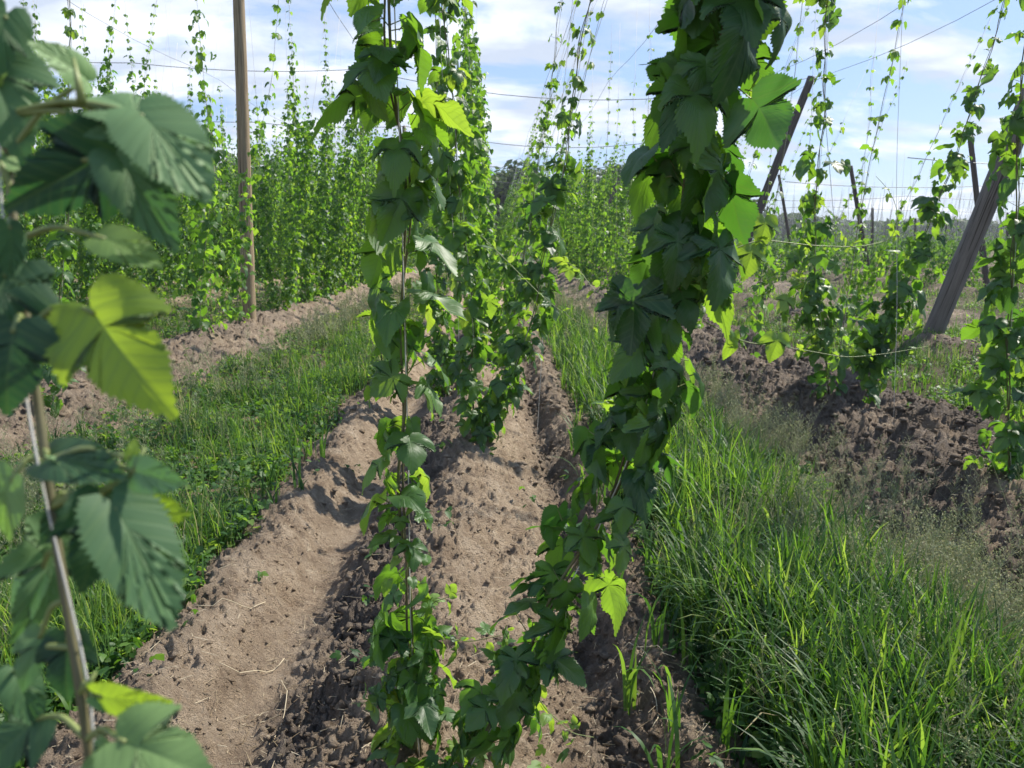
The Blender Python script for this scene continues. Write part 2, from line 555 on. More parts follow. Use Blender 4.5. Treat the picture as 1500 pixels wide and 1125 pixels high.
def bine(path, seed, lod, dens=1.0, fat=lambda s, L_: 1.0, size=0.10, gap=0.17, top_thin=None, extra=14, spread=0.11, bright=0.0, size_f=None):
    """leafy bine along a path; returns (foliage Buf, stem Buf). fat(s,L)->0..1 how leafy the bine is at height s"""
    rs = np.random.RandomState(seed)
    fo, st = Buf(), Buf()
    q, s = path_interp(path, max(16, int(len(path) * 8)))
    Ltot = s[-1]
    # the main stem winds round its string
    if lod == 'near':
        q = q + np.stack([.012 * np.sin(s * 5.3 + seed) + .006 * np.sin(s * 13 + 2 * seed), .012 * np.cos(s * 4.1 + seed), 0 * s], 1) * np.minimum(1, s * 3)[:, None]
    ph = s * 9 + rs.rand() * 6
    amp = np.minimum(.012, .004 + .0 * s)
    qs = q + np.stack([np.cos(ph), np.sin(ph), 0 * ph], 1) * amp[:, None]
    tb = {'near': 7, 'mid': 4, 'far': 3}[lod]
    rad = np.interp(s, [0, Ltot * .5, Ltot], [.0042, .0032, .0014])
    tube(st, qs, rad, tb, .35 + .0 * s[0])
    if lod == 'near':
        ph2 = ph + 2.6
        tube(st, q + np.stack([np.cos(ph2), np.sin(ph2), 0 * ph2], 1 ) * .009, rad * .8, 6, .2)
    tg = norm(np.gradient(q, axis=0))
    P, T, NN, SZ, RN, PA, PB = [], [], [], [], [], [], []

    def put(c, o, plen, sz, droop, rn):
        pet = norm(o + UP * (.35 + .5 * rs.rand()) + rs.randn(3) * .15) * plen
        e = c + pet
        tdir = norm(o * math.cos(droop) - UP * math.sin(droop) + rs.randn(3) * .22)
        nn = norm(o * math.sin(droop) + UP * math.cos(droop) + SD * .45 + rs.randn(3) * .28)
        P.append(e); T.append(tdir); NN.append(nn); SZ.append(sz); RN.append(rn); PA.append(c); PB.append(e)

    az = rs.rand() * 6.28
    h = 0.03
    while h < Ltot - .02:
        i = min(len(s) - 1, int(np.searchsorted(s, h)))
        c = q[i]; fv = fat(h, Ltot)
        sf = size_f(h, Ltot) if size_f else 1.0
        a, b = norm(np.cross(tg[i], [0.1, 1, 0])), None
        b = np.cross(tg[i], a)
        for k in range(2):
            if rs.rand() < .06: continue
            an = az + k * PI + rs.randn() * .25
            o = math.cos(an) * a + math.sin(an) * b
            sz = size * sf * (.45 + .6 * fv) * (0.8 + .4 * rs.rand())
            put(c, o, sz * (.55 + .5 * rs.rand()), sz, math.radians(rs.uniform(25, 82)), np.clip(rs.beta(2, 3.2) * .8 + (1 - fv) * .25 + bright, 0, 1))
        # side shoots with smaller leaves
        clump = .45 + 1.1 * float(vn(np.array([h * 4.3]), np.array([seed * .37]), 3)[0])
        ne = rs.poisson(extra * gap * dens * clump * max(0, fv - .25) * 1.33)
        if fv < .55:
            for k in range(rs.randint(1, 4)):
                an = rs.rand() * 6.28
                o = math.cos(an) * a + math.sin(an) * b
                sz = size * rs.uniform(.3, .55)
                put(c + o * sz * .4, o, sz * .4, sz, math.radians(rs.uniform(5, 80)), rs.uniform(.3, 1))
        for k in range(ne):
            an = rs.rand() * 6.28
            o = math.cos(an) * a + math.sin(an) * b
            rr = spread * fv * (.2 + 1.0 * rs.rand()) * (.6 + .6 * clump)
            cc = c + o * rr * (1 if lod != 'near' else .8) + tg[i] * rs.uniform(-.5, .5) * gap * 1.5 + UP * rs.uniform(-.03, .04)
            sz = size * sf * (rs.uniform(.38, .95) if lod != 'near' else .35 + 1.0 * rs.rand() ** 1.6)
            put(cc, norm(o + rs.randn(3) * .5), sz * .35, sz, math.radians(rs.uniform(15, 85)), np.clip(rs.beta(2, 2.6) + bright + (.25 if sz < size * .55 else 0), 0, 1))
        az += PI / 2 + rs.randn() * .5
        h += gap * (.75 + .5 * rs.rand()) * (1.0 + .7 * (1 - fv))
    tm = {'near': T_NEAR, 'mid': T_MID, 'far': T_FAR}[lod]
    add_leaves(fo, tm, np.array(P), np.array(T), np.array(NN), np.array(SZ), np.array(RN), rs)
    if lod != 'far':
        prisms(st, np.array(PA), np.array(PB), .0016 if lod == 'near' else .0015, .0012, .7)
    return fo, st


# ------------------------------------------------------------------ things
def empty(name, loc, label, cat, group=None):
    o = bpy.data.objects.new(name, None)
    C.objects.link(o)
    o.location = tuple(float(x) for x in loc)
    o.empty_display_size = .1
    o['label'] = label; o['category'] = cat
    if group: o['group'] = group
    return o


def tag(o, label=None, cat=None, group=None, kind=None):
    if label: o['label'] = label
    if cat: o['category'] = cat
    if group: o['group'] = group
    if kind: o['kind'] = kind
    return o


# ------------------------------------------------------------------ ground
def hsh(ix, iy, seed):
    h = (ix.astype(np.int64) * 374761393 + iy.astype(np.int64) * 668265263 + seed * 2147483647) & 0xffffffff
    h = ((h ^ (h >> 13)) * 1274126177) & 0xffffffff
    h = h ^ (h >> 16)
    return (h & 0xffff) / 65535.0


def vn(x, y, seed=0):
    ix, iy = np.floor(x), np.floor(y)
    fx, fy = x - ix, y - iy
    fx = fx * fx * (3 - 2 * fx); fy = fy * fy * (3 - 2 * fy)
    a, b = hsh(ix, iy, seed), hsh(ix + 1, iy, seed)
    c, d = hsh(ix, iy + 1, seed), hsh(ix + 1, iy + 1, seed)
    return (a * (1 - fx) + b * fx) * (1 - fy) + (c * (1 - fx) + d * fx) * fy


def fbm(x, y, o=4, seed=0, g=.5):
    r = 0; a = 1; t = 0
    for k in range(o):
        r = r + a * vn(x, y, seed + k * 7); t += a; a *= g; x, y = x * 2.03 + 17, y * 2.03 + 5
    return r / t


def worley(x, y, seed=0):
    ix, iy = np.floor(x), np.floor(y)
    best = np.full(x.shape, 9.0); val = np.zeros(x.shape)
    for dx in (-1, 0, 1):
        for dy in (-1, 0, 1):
            jx, jy = ix + dx, iy + dy
            px = jx + hsh(jx, jy, seed); py = jy + hsh(jx, jy, seed + 3)
            d = (px - x) ** 2 + (py - y) ** 2
            mk = d < best
            best = np.where(mk, d, best); val = np.where(mk, hsh(jx, jy, seed + 9), val)
    return np.sqrt(best), val


def sm(a, b, x):
    t = np.clip((x - a) / (b - a), 0, 1)
    return t * t * (3 - 2 * t)


def g(x, c, w_):
    return np.exp(-((x - c) / w_) ** 2)


ROWS_L = [-4.15 - 3.6 * k for k in range(17)]
ROWS_R = [2.95, 6.35]
ROWS_N = [14.0 + 3.4 * k for k in range(18)]          # the neighbouring yard beyond the dirt alley
ALL_ROWS = np.array(sorted(ROWS_L + [-0.13] + ROWS_R + ROWS_N))


def masks(x, y):
    """returns base height, grass mask 0..1, dark crumbly soil and painted shade mask"""
    xw = x + .10 * (fbm(y * .35, y * 0 + 3, 2, 5) - .5) * 2 + .05 * (fbm(x * 2, y * 2, 2, 9) - .5)
    z = np.full(x.shape, .04)
    # centre bed
    z = z + .24 * g(xw, -.16, .36) - .075 * g(xw, -.78, .14) + .17 * g(xw, -1.10, .19) - .09 * g(xw, .42, .10) + .10 * g(xw, .64, .13)
    bed = sm(-1.55, -1.15, xw + .30 * (fbm(y * .9, y * 0 + 8, 2, 15) - .35)) * (1 - sm(.72, .98, xw))
    # left bed
    z = z + .26 * g(xw, -4.2, .5) - .06 * g(xw, -3.45, .16) + .08 * g(xw, -3.15, .18)
    bed = np.maximum(bed, sm(-5.3, -4.9, xw) * (1 - sm(-3.5, -2.8, xw)))
    # right bed
    z = z + .26 * g(xw, 2.9, .42) - .10 * g(xw, 3.55, .15) + .12 * g(xw, 3.95, .25)
    bed = np.maximum(bed, sm(1.65, 2.25, xw) * (1 - sm(4.25, 4.6, xw)))
    for r_ in ROWS_L[1:] + [6.35] + ROWS_N:
        z = z + .22 * g(xw, r_, .45)
        bed = np.maximum(bed, (.75 if r_ == 6.35 else .45) * sm(r_ - .6, r_ - .3, xw) * (1 - sm(r_ + .3, r_ + .6, xw)))
    alley = .8 * sm(7.9, 8.4, x) * (1 - sm(10.4, 11.2, x))
    bed = np.maximum(bed, alley)
    n = fbm(x * 1.4, y * 1.4, 4, 21)
    nn = fbm(x * 5, y * 5, 3, 22)
    gr = 1 - bed
    gr = np.clip(gr + (n - .5) * 1.5 * (gr > .02) + (nn - .5) * .9 * (gr > .02), 0, 1) * sm(0.0, .12, gr)
    far = sm(60, 110, y)
    gr = np.maximum(gr, far)
    dark_soil_shade = np.clip(g(xw, -.50, .24) * 1.1 + sm(1.9, 2.3, xw) * (1 - sm(4.1, 4.6, xw)) * .9 + .6 * g(xw, .44, .10) + .55 * g(xw, -1.32, .25) + .55 * g(xw, .75, .3) + .6 * sm(-5.4, -5.0, xw) * (1 - sm(-3.4, -3.0, xw)) + .8 * sm(3.2, 3.4, xw), 0, 1)  # darker soil of the beds; ridge slope and right bed carry painted shade
    dark_soil_shade = dark_soil_shade * np.clip(.0 + 1.8 * fbm(x * 4, y * 4, 4, 31), 0, 1)
    return z, gr, dark_soil_shade


def height(x, y, detail=True):
    z, gr, dark_soil_shade = masks(x, y)
    if detail:
        xw = x
        rough = np.clip(.72 + dark_soil_shade * 1.1 + .25 * g(x, -.2, .5) + .5 * sm(2.0, 2.4, x) * (1 - sm(4.2, 4.5, x)) + .4 * sm(-5.4, -5.0, x) * (1 - sm(-3.3, -3.0, x)) - .9 * g(x, -.80, .12), .08, 2.0) * (1 - .5 * gr)
        z = z + (fbm(x * 1.1, y * 1.1, 3, 41) - .5) * .07
        z = z + (fbm(x * 5, y * 5, 4, 42) - .5) * .11 * rough
        z = z - np.abs(fbm(x * 11, y * 9, 3, 47) - .5) * .07 * rough
        d, v = worley(x * 13 + fbm(x * 20, y * 20, 2, 3), y * 11 + fbm(x * 20 + 9, y * 20, 2, 4), 51)
        z = z + np.sqrt(np.maximum(0, .50 - d)) * (v > .5) * v * .042 * rough
        d, v = worley(x * 34 + fbm(x * 50, y * 50, 2, 5), y * 31, 52)
        z = z + np.sqrt(np.maximum(0, .6 - d)) * (v > .3) * v * .026 * rough
        z = z + (fbm(x * 45, y * 45, 3, 43) - .5) * .036 * (rough + .25)
        # pits and hoof-like holes
        d, v = worley(x * 4.2, y * 3.4, 53)
        z = z - np.maximum(0, .30 - d) * (v > .62) * .22 * (1 - gr)
        # the left wheel track keeps faint tread marks
        z = z + .006 * g(x, -.78, .10) * np.sin(y * 62 + 8 * np.abs(x + .78) * 8)
    return z


ys = [-25.0]
while ys[-1] < 1.2: ys.append(ys[-1] + max(.03, (1.2 - ys[-1]) * .12))
while ys[-1] < 150: ys.append(ys[-1] + max(.0042 * ys[-1], .006) * (1.0 if ys[-1] < 12 else 1.6))
ys = np.array(ys)
u = np.linspace(-1, 1, 861)
yy, uu = np.meshgrid(ys, u, indexing='ij')
fan = .78 * (np.abs(yy) + .3)
xx = fan * uu + 9 * uu ** 7
zz_ = height(xx, yy)
_, gr_, dk_ = masks(xx, yy)
ny, nx = xx.shape
me = bpy.data.meshes.new('ground')
vv = np.stack([xx, yy, zz_], -1).reshape(-1, 3).astype(np.float32)
i, j = np.meshgrid(np.arange(ny - 1), np.arange(nx - 1), indexing='ij')
q = np.stack([i * nx + j, i * nx + j + 1, (i + 1) * nx + j + 1, (i + 1) * nx + j], -1).reshape(-1, 4)
me.vertices.add(len(vv)); me.vertices.foreach_set('co', vv.ravel())
me.loops.add(len(q) * 4); me.loops.foreach_set('vertex_index', q.ravel().astype(np.int32))
me.polygons.add(len(q)); me.polygons.foreach_set('loop_start', np.arange(0, len(q) * 4, 4, dtype=np.int32))
me.polygons.foreach_set('loop_total', np.full(len(q), 4, np.int32))
me.polygons.foreach_set('use_smooth', np.ones(len(q), bool))
for nm_, arr in (('grass', gr_), ('dark_soil_shade', dk_)):
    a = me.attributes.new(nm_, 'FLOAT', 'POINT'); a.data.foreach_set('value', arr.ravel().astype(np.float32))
me.update(calc_edges=True)
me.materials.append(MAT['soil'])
go = bpy.data.objects.new('ground', me); C.objects.link(go); go['kind'] = 'structure'
print('ground', len(q))

bf = Buf()
R_ = 3000
bf.add([(-R_, -R_, -.25), (R_, -R_, -.25), (R_, R_, -.25), (-R_, R_, -.25)], [(0, 1, 2), (0, 2, 3)])
tag(bf.build('field', MAT['field'], smooth=False), kind='structure')


def hz(x, y):
    return float(height(np.array([float(x)]), np.array([float(y)]), False)[0])


# ------------------------------------------------------------------ foreground plant out of focus on the left
fg = empty('hop_plant', (*at_d(60, 640, .48)[:2], hz(-.3, .5)), 'blurred hop plant with very large leaves climbing close to the camera', 'hop plant')
fg_o = np.array(fg.location)
stem_px = [(-8, -60, .50), (0, 60, .49), (8, 200, .48), (18, 320, .47), (38, 470, .47), (55, 580, .46), (68, 690, .46), (92, 860, .455), (115, 990, .45), (132, 1110, .45)]
pts = [at_d(*p) for p in stem_px]
basep = pts[-1] + (pts[-1] - pts[-2]) * 1.2
basep = np.array([basep[0] + .02, basep[1], 0]); basep[2] = hz(*basep[:2])
fg.location = tuple(basep); fg_o = basep
pts.append(pts[-1] * .55 + basep * .45); pts.append(basep)
qf, sf_ = path_interp(pts, 60)
b = Buf(); tube(b, qf, .0027, 9, .25); b.build('stem', MAT['stem'], fg, origin=fg_o)
b = Buf()
tube(b, qf + np.stack([.0055 * np.cos(sf_ * 14), -.0055 * np.abs(np.sin(sf_ * 14)), 0 * sf_], 1), .0007, 6, .5)
b.build('string', MAT['twine'], fg, origin=fg_o)
# joint px, tip px, depth at joint, depth at tip, roll (0: faces the camera), template, colour, size factor, stalk start px
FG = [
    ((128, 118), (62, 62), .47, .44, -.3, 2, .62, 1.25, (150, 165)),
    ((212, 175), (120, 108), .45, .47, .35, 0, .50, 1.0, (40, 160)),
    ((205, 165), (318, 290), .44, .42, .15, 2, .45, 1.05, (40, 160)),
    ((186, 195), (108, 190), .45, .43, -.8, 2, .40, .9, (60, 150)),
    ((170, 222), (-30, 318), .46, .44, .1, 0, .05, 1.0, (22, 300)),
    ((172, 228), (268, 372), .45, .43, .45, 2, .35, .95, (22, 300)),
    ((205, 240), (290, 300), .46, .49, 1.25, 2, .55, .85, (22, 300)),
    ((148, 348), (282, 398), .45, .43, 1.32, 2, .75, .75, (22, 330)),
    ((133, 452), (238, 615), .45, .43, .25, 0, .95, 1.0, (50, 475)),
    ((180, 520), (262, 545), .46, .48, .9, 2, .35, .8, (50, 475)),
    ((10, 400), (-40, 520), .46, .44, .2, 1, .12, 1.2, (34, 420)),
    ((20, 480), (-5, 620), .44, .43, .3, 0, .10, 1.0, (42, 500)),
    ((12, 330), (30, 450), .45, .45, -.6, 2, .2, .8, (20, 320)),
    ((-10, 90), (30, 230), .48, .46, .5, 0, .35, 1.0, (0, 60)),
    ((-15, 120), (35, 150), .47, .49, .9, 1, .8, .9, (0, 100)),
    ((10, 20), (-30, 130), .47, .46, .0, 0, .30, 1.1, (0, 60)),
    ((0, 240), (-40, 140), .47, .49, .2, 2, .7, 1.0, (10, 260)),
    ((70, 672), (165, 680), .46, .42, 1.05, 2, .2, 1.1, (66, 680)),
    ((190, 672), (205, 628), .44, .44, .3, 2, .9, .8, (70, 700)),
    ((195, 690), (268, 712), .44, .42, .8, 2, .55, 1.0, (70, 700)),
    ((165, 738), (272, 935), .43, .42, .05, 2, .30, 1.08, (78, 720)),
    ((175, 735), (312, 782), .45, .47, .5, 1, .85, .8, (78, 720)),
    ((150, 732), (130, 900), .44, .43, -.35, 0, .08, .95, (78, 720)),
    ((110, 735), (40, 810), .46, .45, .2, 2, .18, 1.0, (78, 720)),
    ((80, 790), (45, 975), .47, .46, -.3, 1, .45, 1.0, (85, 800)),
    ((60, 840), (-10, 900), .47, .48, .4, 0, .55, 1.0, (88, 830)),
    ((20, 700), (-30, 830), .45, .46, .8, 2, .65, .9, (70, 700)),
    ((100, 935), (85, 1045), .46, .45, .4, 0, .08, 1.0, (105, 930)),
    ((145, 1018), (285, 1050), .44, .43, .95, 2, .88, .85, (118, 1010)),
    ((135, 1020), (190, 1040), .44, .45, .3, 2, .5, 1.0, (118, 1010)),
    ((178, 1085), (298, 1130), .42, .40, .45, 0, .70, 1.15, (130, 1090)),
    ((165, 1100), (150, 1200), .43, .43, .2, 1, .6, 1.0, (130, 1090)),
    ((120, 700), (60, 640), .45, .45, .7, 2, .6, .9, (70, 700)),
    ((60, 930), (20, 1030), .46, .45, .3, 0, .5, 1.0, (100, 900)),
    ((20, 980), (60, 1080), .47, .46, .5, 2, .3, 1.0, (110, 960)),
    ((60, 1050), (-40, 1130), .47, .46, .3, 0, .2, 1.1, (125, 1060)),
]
rsf = np.random.RandomState(4)
for (jx, jy), (tx, ty), dj, dt, roll, tk, rn, sfac, (sx, sy) in FG:
    Pj = at_d(jx, jy, dj); Pt = at_d(tx, ty, dt)
    T_ = Pt - Pj; size = np.linalg.norm(T_) / 1.2 * sfac * .87
    # never smaller than the blade of a real leaf seen at a slant
    view = norm(-ray(jx, jy))
    n0 = norm(view - T_ * (view @ T_) / (T_ @ T_))
    x0 = np.cross(norm(T_), n0)
    nn = n0 * math.cos(roll) + x0 * math.sin(roll)
    if nn[2] < -.3: nn = n0
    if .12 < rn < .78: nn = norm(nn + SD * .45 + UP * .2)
    b = Buf()
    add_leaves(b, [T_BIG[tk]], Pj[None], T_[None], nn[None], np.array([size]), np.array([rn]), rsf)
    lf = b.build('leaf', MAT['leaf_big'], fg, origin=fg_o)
    Sx = at_d(sx, sy, .465)
    k = np.argmin(np.linalg.norm(qf - Sx, axis=1))
    mid = (qf[k] + Pj) / 2 + np.array([0, 0, .008])
    b = Buf()
    pq, _ = path_interp([qf[k], mid, Pj, Pj + T_ * .05], 10)
    tube(b, pq, np.linspace(.0021, .0014, len(pq)), 6, .9)
    b.build('stalk', MAT['stem'], lf, origin=fg_o)
# shoot tips of the foreground plant
for a_, b_ in (((195, 700), (212, 655)), ((150, 720), (190, 700)), ((125, 1010), (140, 985)), ((120, 150), (108, 85))):
    b = Buf(); tube(b, [at_d(*a_, .44), at_d(*b_, .44)], [.0028, .0008], 6, .95); b.build('bud', MAT['stem'], fg, origin=fg_o)

# ------------------------------------------------------------------ hop bines near the camera
GV = 'hop bines climbing their strings'


def pix_path(lst, Y0, Y1=None):
    """pixels from the base upward; Y runs from Y0 to Y1"""
    Y1 = Y0 if Y1 is None else Y1
    pts = []
    for k, (px, py) in enumerate(lst):
        Y = Y0 + (Y1 - Y0) * k / (len(lst) - 1)
        pts.append(at_y(px, py, Y))
    d = pts[-1] - pts[-2]
    pts[0][2] = hz(pts[0][0], pts[0][1]) - .01
    while pts[-1][2] < 6.2:
        step = norm(d) * .6
        pts.append(pts[-1] + step)
    return pts


def make_near(lst, Y0, Y1, label, seed, **kw):
    lodk = kw.pop('lod', 'near'); cut = kw.pop('cut', 6.2); name = kw.pop('name', 'hop_bine')
    pts = pix_path(lst, Y0, Y1)
    pts = [p for p in pts if p[2] < cut]
    base = pts[0]
    e = empty(name, base, label, 'hop bine', GV)
    fo, st = bine(pts, seed, lodk, **kw)
    fo.build('foliage', MAT['leaf_near' if lodk == 'near' else 'leaf'], e, origin=base)
    st.build('stem', MAT['stem'], e, origin=base)
    b = Buf()
    qq, ss = path_interp(pts, 40)
    rs = np.random.RandomState(seed)
    top = qq[-1] + norm(qq[-1] - qq[-2]) * max(0, (6.5 - qq[-1][2]))
    qq = np.concatenate([qq + np.array([.006, -.010, 0]), top[None]])
    tube(b, qq, .0016, 5, .5)
    b.build('string', MAT['twine'], e, origin=base)
    return e


def fat_v1(s, L_):      # left front bine: bushy foot, slender at knee height, fuller above
    return float(np.interp(s, [0, .25, .5, .62, .9, 1.3, 1.9, 3, 6], [1.2, 1.1, .75, .5, .55, .65, .62, .6, .4]))


v1 = make_near([(612, 1105), (600, 980), (596, 850), (597, 700), (592, 560), (588, 420), (585, 250), (577, 90), (574, 0)], 1.95, 1.90,
               'slender hop bine in the middle with drooping paired leaves', 101, fat=fat_v1, size_f=lambda s, L_: float(np.interp(s, [0, .6, 1.1, 2], [.8, .85, 1.0, 1.15])), size=.076, gap=.07, extra=150, spread=.075, bright=.08)
v2 = make_near([(668, 1150), (745, 1010), (805, 900), (862, 800), (915, 690), (950, 570), (978, 450), (1002, 320), (1030, 190), (1058, 70), (1078, -20)], 1.85, 1.62,
               'thick dark hop bine leaning to the right up close', 102, fat=lambda s, L_: float(np.interp(s, [0, .4, 1, 2, 3.5, 6], [.7, .75, .85, .78, .6, .5])),
               size_f=lambda s, L_: float(np.interp(s, [0, .6, 1.3, 2], [.78, .85, 1.0, 1.12])), size=.086, gap=.05, extra=165, spread=.098, bright=-.08)
v3 = make_near([(692, 600), (694, 520), (688, 420), (676, 300), (664, 180), (655, 60), (650, -20)], 5.5, 5.5,
               'dense upright hop bine second along the centre row', 103, fat=lambda s, L_: float(np.interp(s, [0, .3, 1.5, 3, 5, 6], [.8, .8, .95, .62, .4, .25])), size=.095, gap=.10, extra=95, spread=.105, bright=.05)
v4 = make_near([(705, 625), (745, 560), (775, 480), (798, 380), (822, 260), (842, 130), (862, 10), (872, -60)], 5.4, 5.3,
               'tilted hop bine with thick dark foot behind the sandy ridge', 104, fat=lambda s, L_: float(np.interp(s, [0, .3, 1.2, 1.9, 2.3, 4, 6], [.75, .9, 1, .55, .30, .26, .15])), size=.10, gap=.10, extra=95, spread=.105, bright=-.02)
v5 = make_near([(648, 520), (642, 420), (640, 300), (640, 150), (637, 0)], 7.3, 7.3,
               'upright hop bine just left of the second pair', 105, lod='near', fat=lambda s, L_: float(np.interp(s, [0, .3, 2, 4, 6], [.8, 1, .9, .5, .2])), size=.095, gap=.12, extra=90, spread=.13)
v6 = make_near([(735, 530), (757, 440), (780, 300), (803, 150), (815, 60)], 7.4, 7.4,
               'thin tilted hop bine rising between the two centre lines', 106, lod='near', cut=4.4, fat=lambda s, L_: float(np.interp(s, [0, .3, 1.6, 2.4, 4], [.8, 1, .9, .4, .1])), size=.09, gap=.13, extra=60, spread=.11)
# right row
v7 = make_near([(1478, 715), (1474, 600), (1478, 480), (1486, 340), (1494, 200), (1500, 60)], 4.35, 4.35,
               'hop bine at the right edge on the near end of the right bed', 107, fat=lambda s, L_: float(np.interp(s, [0, .3, 1.5, 2.2, 4, 6], [.8, .95, .85, .34, .24, .2])), size=.10, gap=.12, extra=90, spread=.14, bright=-.05)
v8 = make_near([(1215, 580), (1205, 500), (1192, 400), (1195, 300), (1205, 180), (1211, 60), (1213, -20)], 6.7, 6.7,
               'upright hop bine at the crest of the right bed with bushy foot', 108, fat=lambda s, L_: float(np.interp(s, [0, .3, 1.3, 1.9, 2.6, 6], [.6, .95, 1.0, .60, .36, .26])), size=.10, gap=.13, extra=90, spread=.24, bright=.05)
v9 = make_near([(1262, 575), (1295, 490), (1335, 400), (1375, 290), (1418, 180), (1450, 80), (1468, 0)], 6.8, 6.8,
               'strongly tilted hop bine beside the upright one on the right bed', 109, fat=lambda s, L_: float(np.interp(s, [0, .25, 1.2, 2.2, 3.2, 6], [.4, .9, 1.0, .60, .34, .24])), size=.105, gap=.13, extra=115, spread=.17, bright=-.03)
v10 = make_near([(1228, 520), (1246, 400), (1262, 300), (1282, 200), (1305, 100), (1325, 0)], 8.9, 8.9,
                'sparse tilted hop bine with wide gaps against the sky', 110, lod='mid', fat=lambda s, L_: float(np.interp(s, [0, .25, .9, 1.5, 6], [.6, .75, .5, .3, .2])), size=.12, gap=.22, extra=30, spread=.12)
v11 = make_near([(1105, 490), (1112, 420), (1130, 330), (1150, 210), (1165, 100), (1175, 0)], 10.5, 10.5,
                'tall thin hop bine crossing the first slanted pole', 111, lod='mid', fat=lambda s, L_: float(np.interp(s, [0, .25, 1.6, 2.3, 6], [.8, .95, .6, .3, .2])), size=.12, gap=.22, extra=40, spread=.16)
# left row
v12 = make_near([(75, 590), (88, 480), (95, 350), (98, 200), (100, 90), (103, 0)], 6.9, 6.9,
                'hop bine behind the blurred leaves at the start of the left bed', 112, fat=lambda s, L_: float(np.interp(s, [0, .3, 1.6, 2.2, 6], [.7, .8, .6, .22, .12])), size=.10, gap=.13, extra=40, spread=.14)
v13 = make_near([(292, 495), (296, 400), (308, 300), (305, 180), (295, 80), (288, 0)], 11.4, 11.4,
                'bushy hop bine standing left of the round wooden pole', 113, lod='mid', fat=lambda s, L_: float(np.interp(s, [0, .3, 2.5, 3, 6], [.8, 1, .9, .5, .3])), size=.115, gap=.12, extra=100, spread=.27)
v14 = make_near([(345, 480), (352, 400), (360, 300), (380, 200), (398, 120), (408, 0)], 13.2, 13.2,
                'hop bine curling round the foot of the round wooden pole', 114, lod='mid', fat=lambda s, L_: float(np.interp(s, [0, .3, 2.2, 3, 6], [.8, .9, .6, .3, .2])), size=.12, gap=.15, extra=80, spread=.19)


# long side shoots reaching out of the leaning bine and its neighbours
def shoot(parent, pix, Ys, seed, leaf=.05, every=.10, rad=.0024, big=()):
    rs = np.random.RandomState(seed)
    pts = [at_y(px, py, Y) for (px, py), Y in zip(pix, Ys)]
    q_, s_ = path_interp(pts, 30)
    o = np.array(parent.location)
    b = Buf(); tube(b, q_, np.linspace(rad, rad * .4, len(q_)), 6, .95)
    sh = b.build('side_shoot', MAT['stem'], parent, origin=o)
    P, T, NN, SZ, RN = [], [], [], [], []
    h = every
    while h < s_[-1]:
        i_ = int(np.searchsorted(s_, h)) - 1
        for k in range(2):
            a = norm(np.array([rs.randn() * .3, rs.randn() * .6, (1 if k else -1) * .6 - .2]))
            P.append(q_[i_] + a * leaf * .3); T.append(a + (q_[min(i_ + 1, len(q_) - 1)] - q_[i_]) * 8)
            NN.append(norm(SD + rs.randn(3) * .4)); SZ.append(leaf * rs.uniform(.5, 1.1) * (1 - .5 * h / s_[-1])); RN.append(rs.uniform(.75, 1))
        h += every * rs.uniform(.7, 1.3)
    for (px, py), Y, sz in big:
        p = at_y(px, py, Y)
        P.append(p); T.append(np.array([rs.uniform(-.3, .3), -.2, -1])); NN.append(norm(np.array([.2, -.7, .6]))); SZ.append(sz); RN.append(.8)
    b = Buf()
    add_leaves(b, T_NEAR, np.array(P), np.array(T), np.array(NN), np.array(SZ), np.array(RN), rs)
    b.build('shoot_leaves', MAT['leaf_near'], sh, origin=o)


shoot(v2, [(1030, 470), (1090, 502), (1150, 508), (1240, 524), (1300, 518), (1360, 507)], [1.75, 1.8, 1.85, 1.9, 1.95, 2.0], 1, .022, .14, .0013, big=[((1075, 488), 1.78, .05), ((1138, 492), 1.8, .05)])
shoot(v2, [(1040, 380), (1110, 350), (1190, 360), (1260, 362), (1310, 350), (1318, 312), (1305, 280), (1283, 258)], [1.75, 1.8, 1.85, 1.9, 1.95, 1.95, 1.95, 1.95], 2, .028, .16, .0015, big=[((1120, 320), 1.8, .055), ((1100, 362), 1.8, .06)])
shoot(v4, [(705, 345), (760, 400), (800, 440), (850, 475), (900, 480)], [4.9, 4.7, 4.6, 4.5, 4.5], 3, .05, .16, .003)
shoot(v4, [(815, 375), (848, 395), (870, 425), (905, 445), (925, 440)], [4.9, 4.8, 4.7, 4.6, 4.6], 4, .075, .12, .003)
shoot(v1, [(600, 950), (650, 935), (690, 940), (745, 928)], [1.93, 1.95, 1.95, 1.95], 5, .055, .045, .002)
shoot(v1, [(610, 900), (640, 880), (672, 870)], [1.93, 1.9, 1.9], 6, .05, .05, .002)
shoot(v1, [(600, 1040), (560, 1030), (515, 1030)], [1.93, 1.9, 1.9], 7, .06, .04, .002)
shoot(v1, [(590, 530), (560, 545), (540, 560)], [1.93, 1.9, 1.9], 8, .055, .05, .002)
shoot(v2, [(765, 985), (800, 1040), (840, 1075), (870, 1080)], [1.84, 1.85, 1.86, 1.86], 9, .05, .05, .002)
shoot(v3, [(660, 500), (630, 470), (605, 455)], [5.5, 5.4, 5.3], 10, .08, .1, .003)
shoot(v8, [(1190, 420), (1150, 400), (1120, 410)], [6.7, 6.6, 6.5], 12, .09, .1, .003)

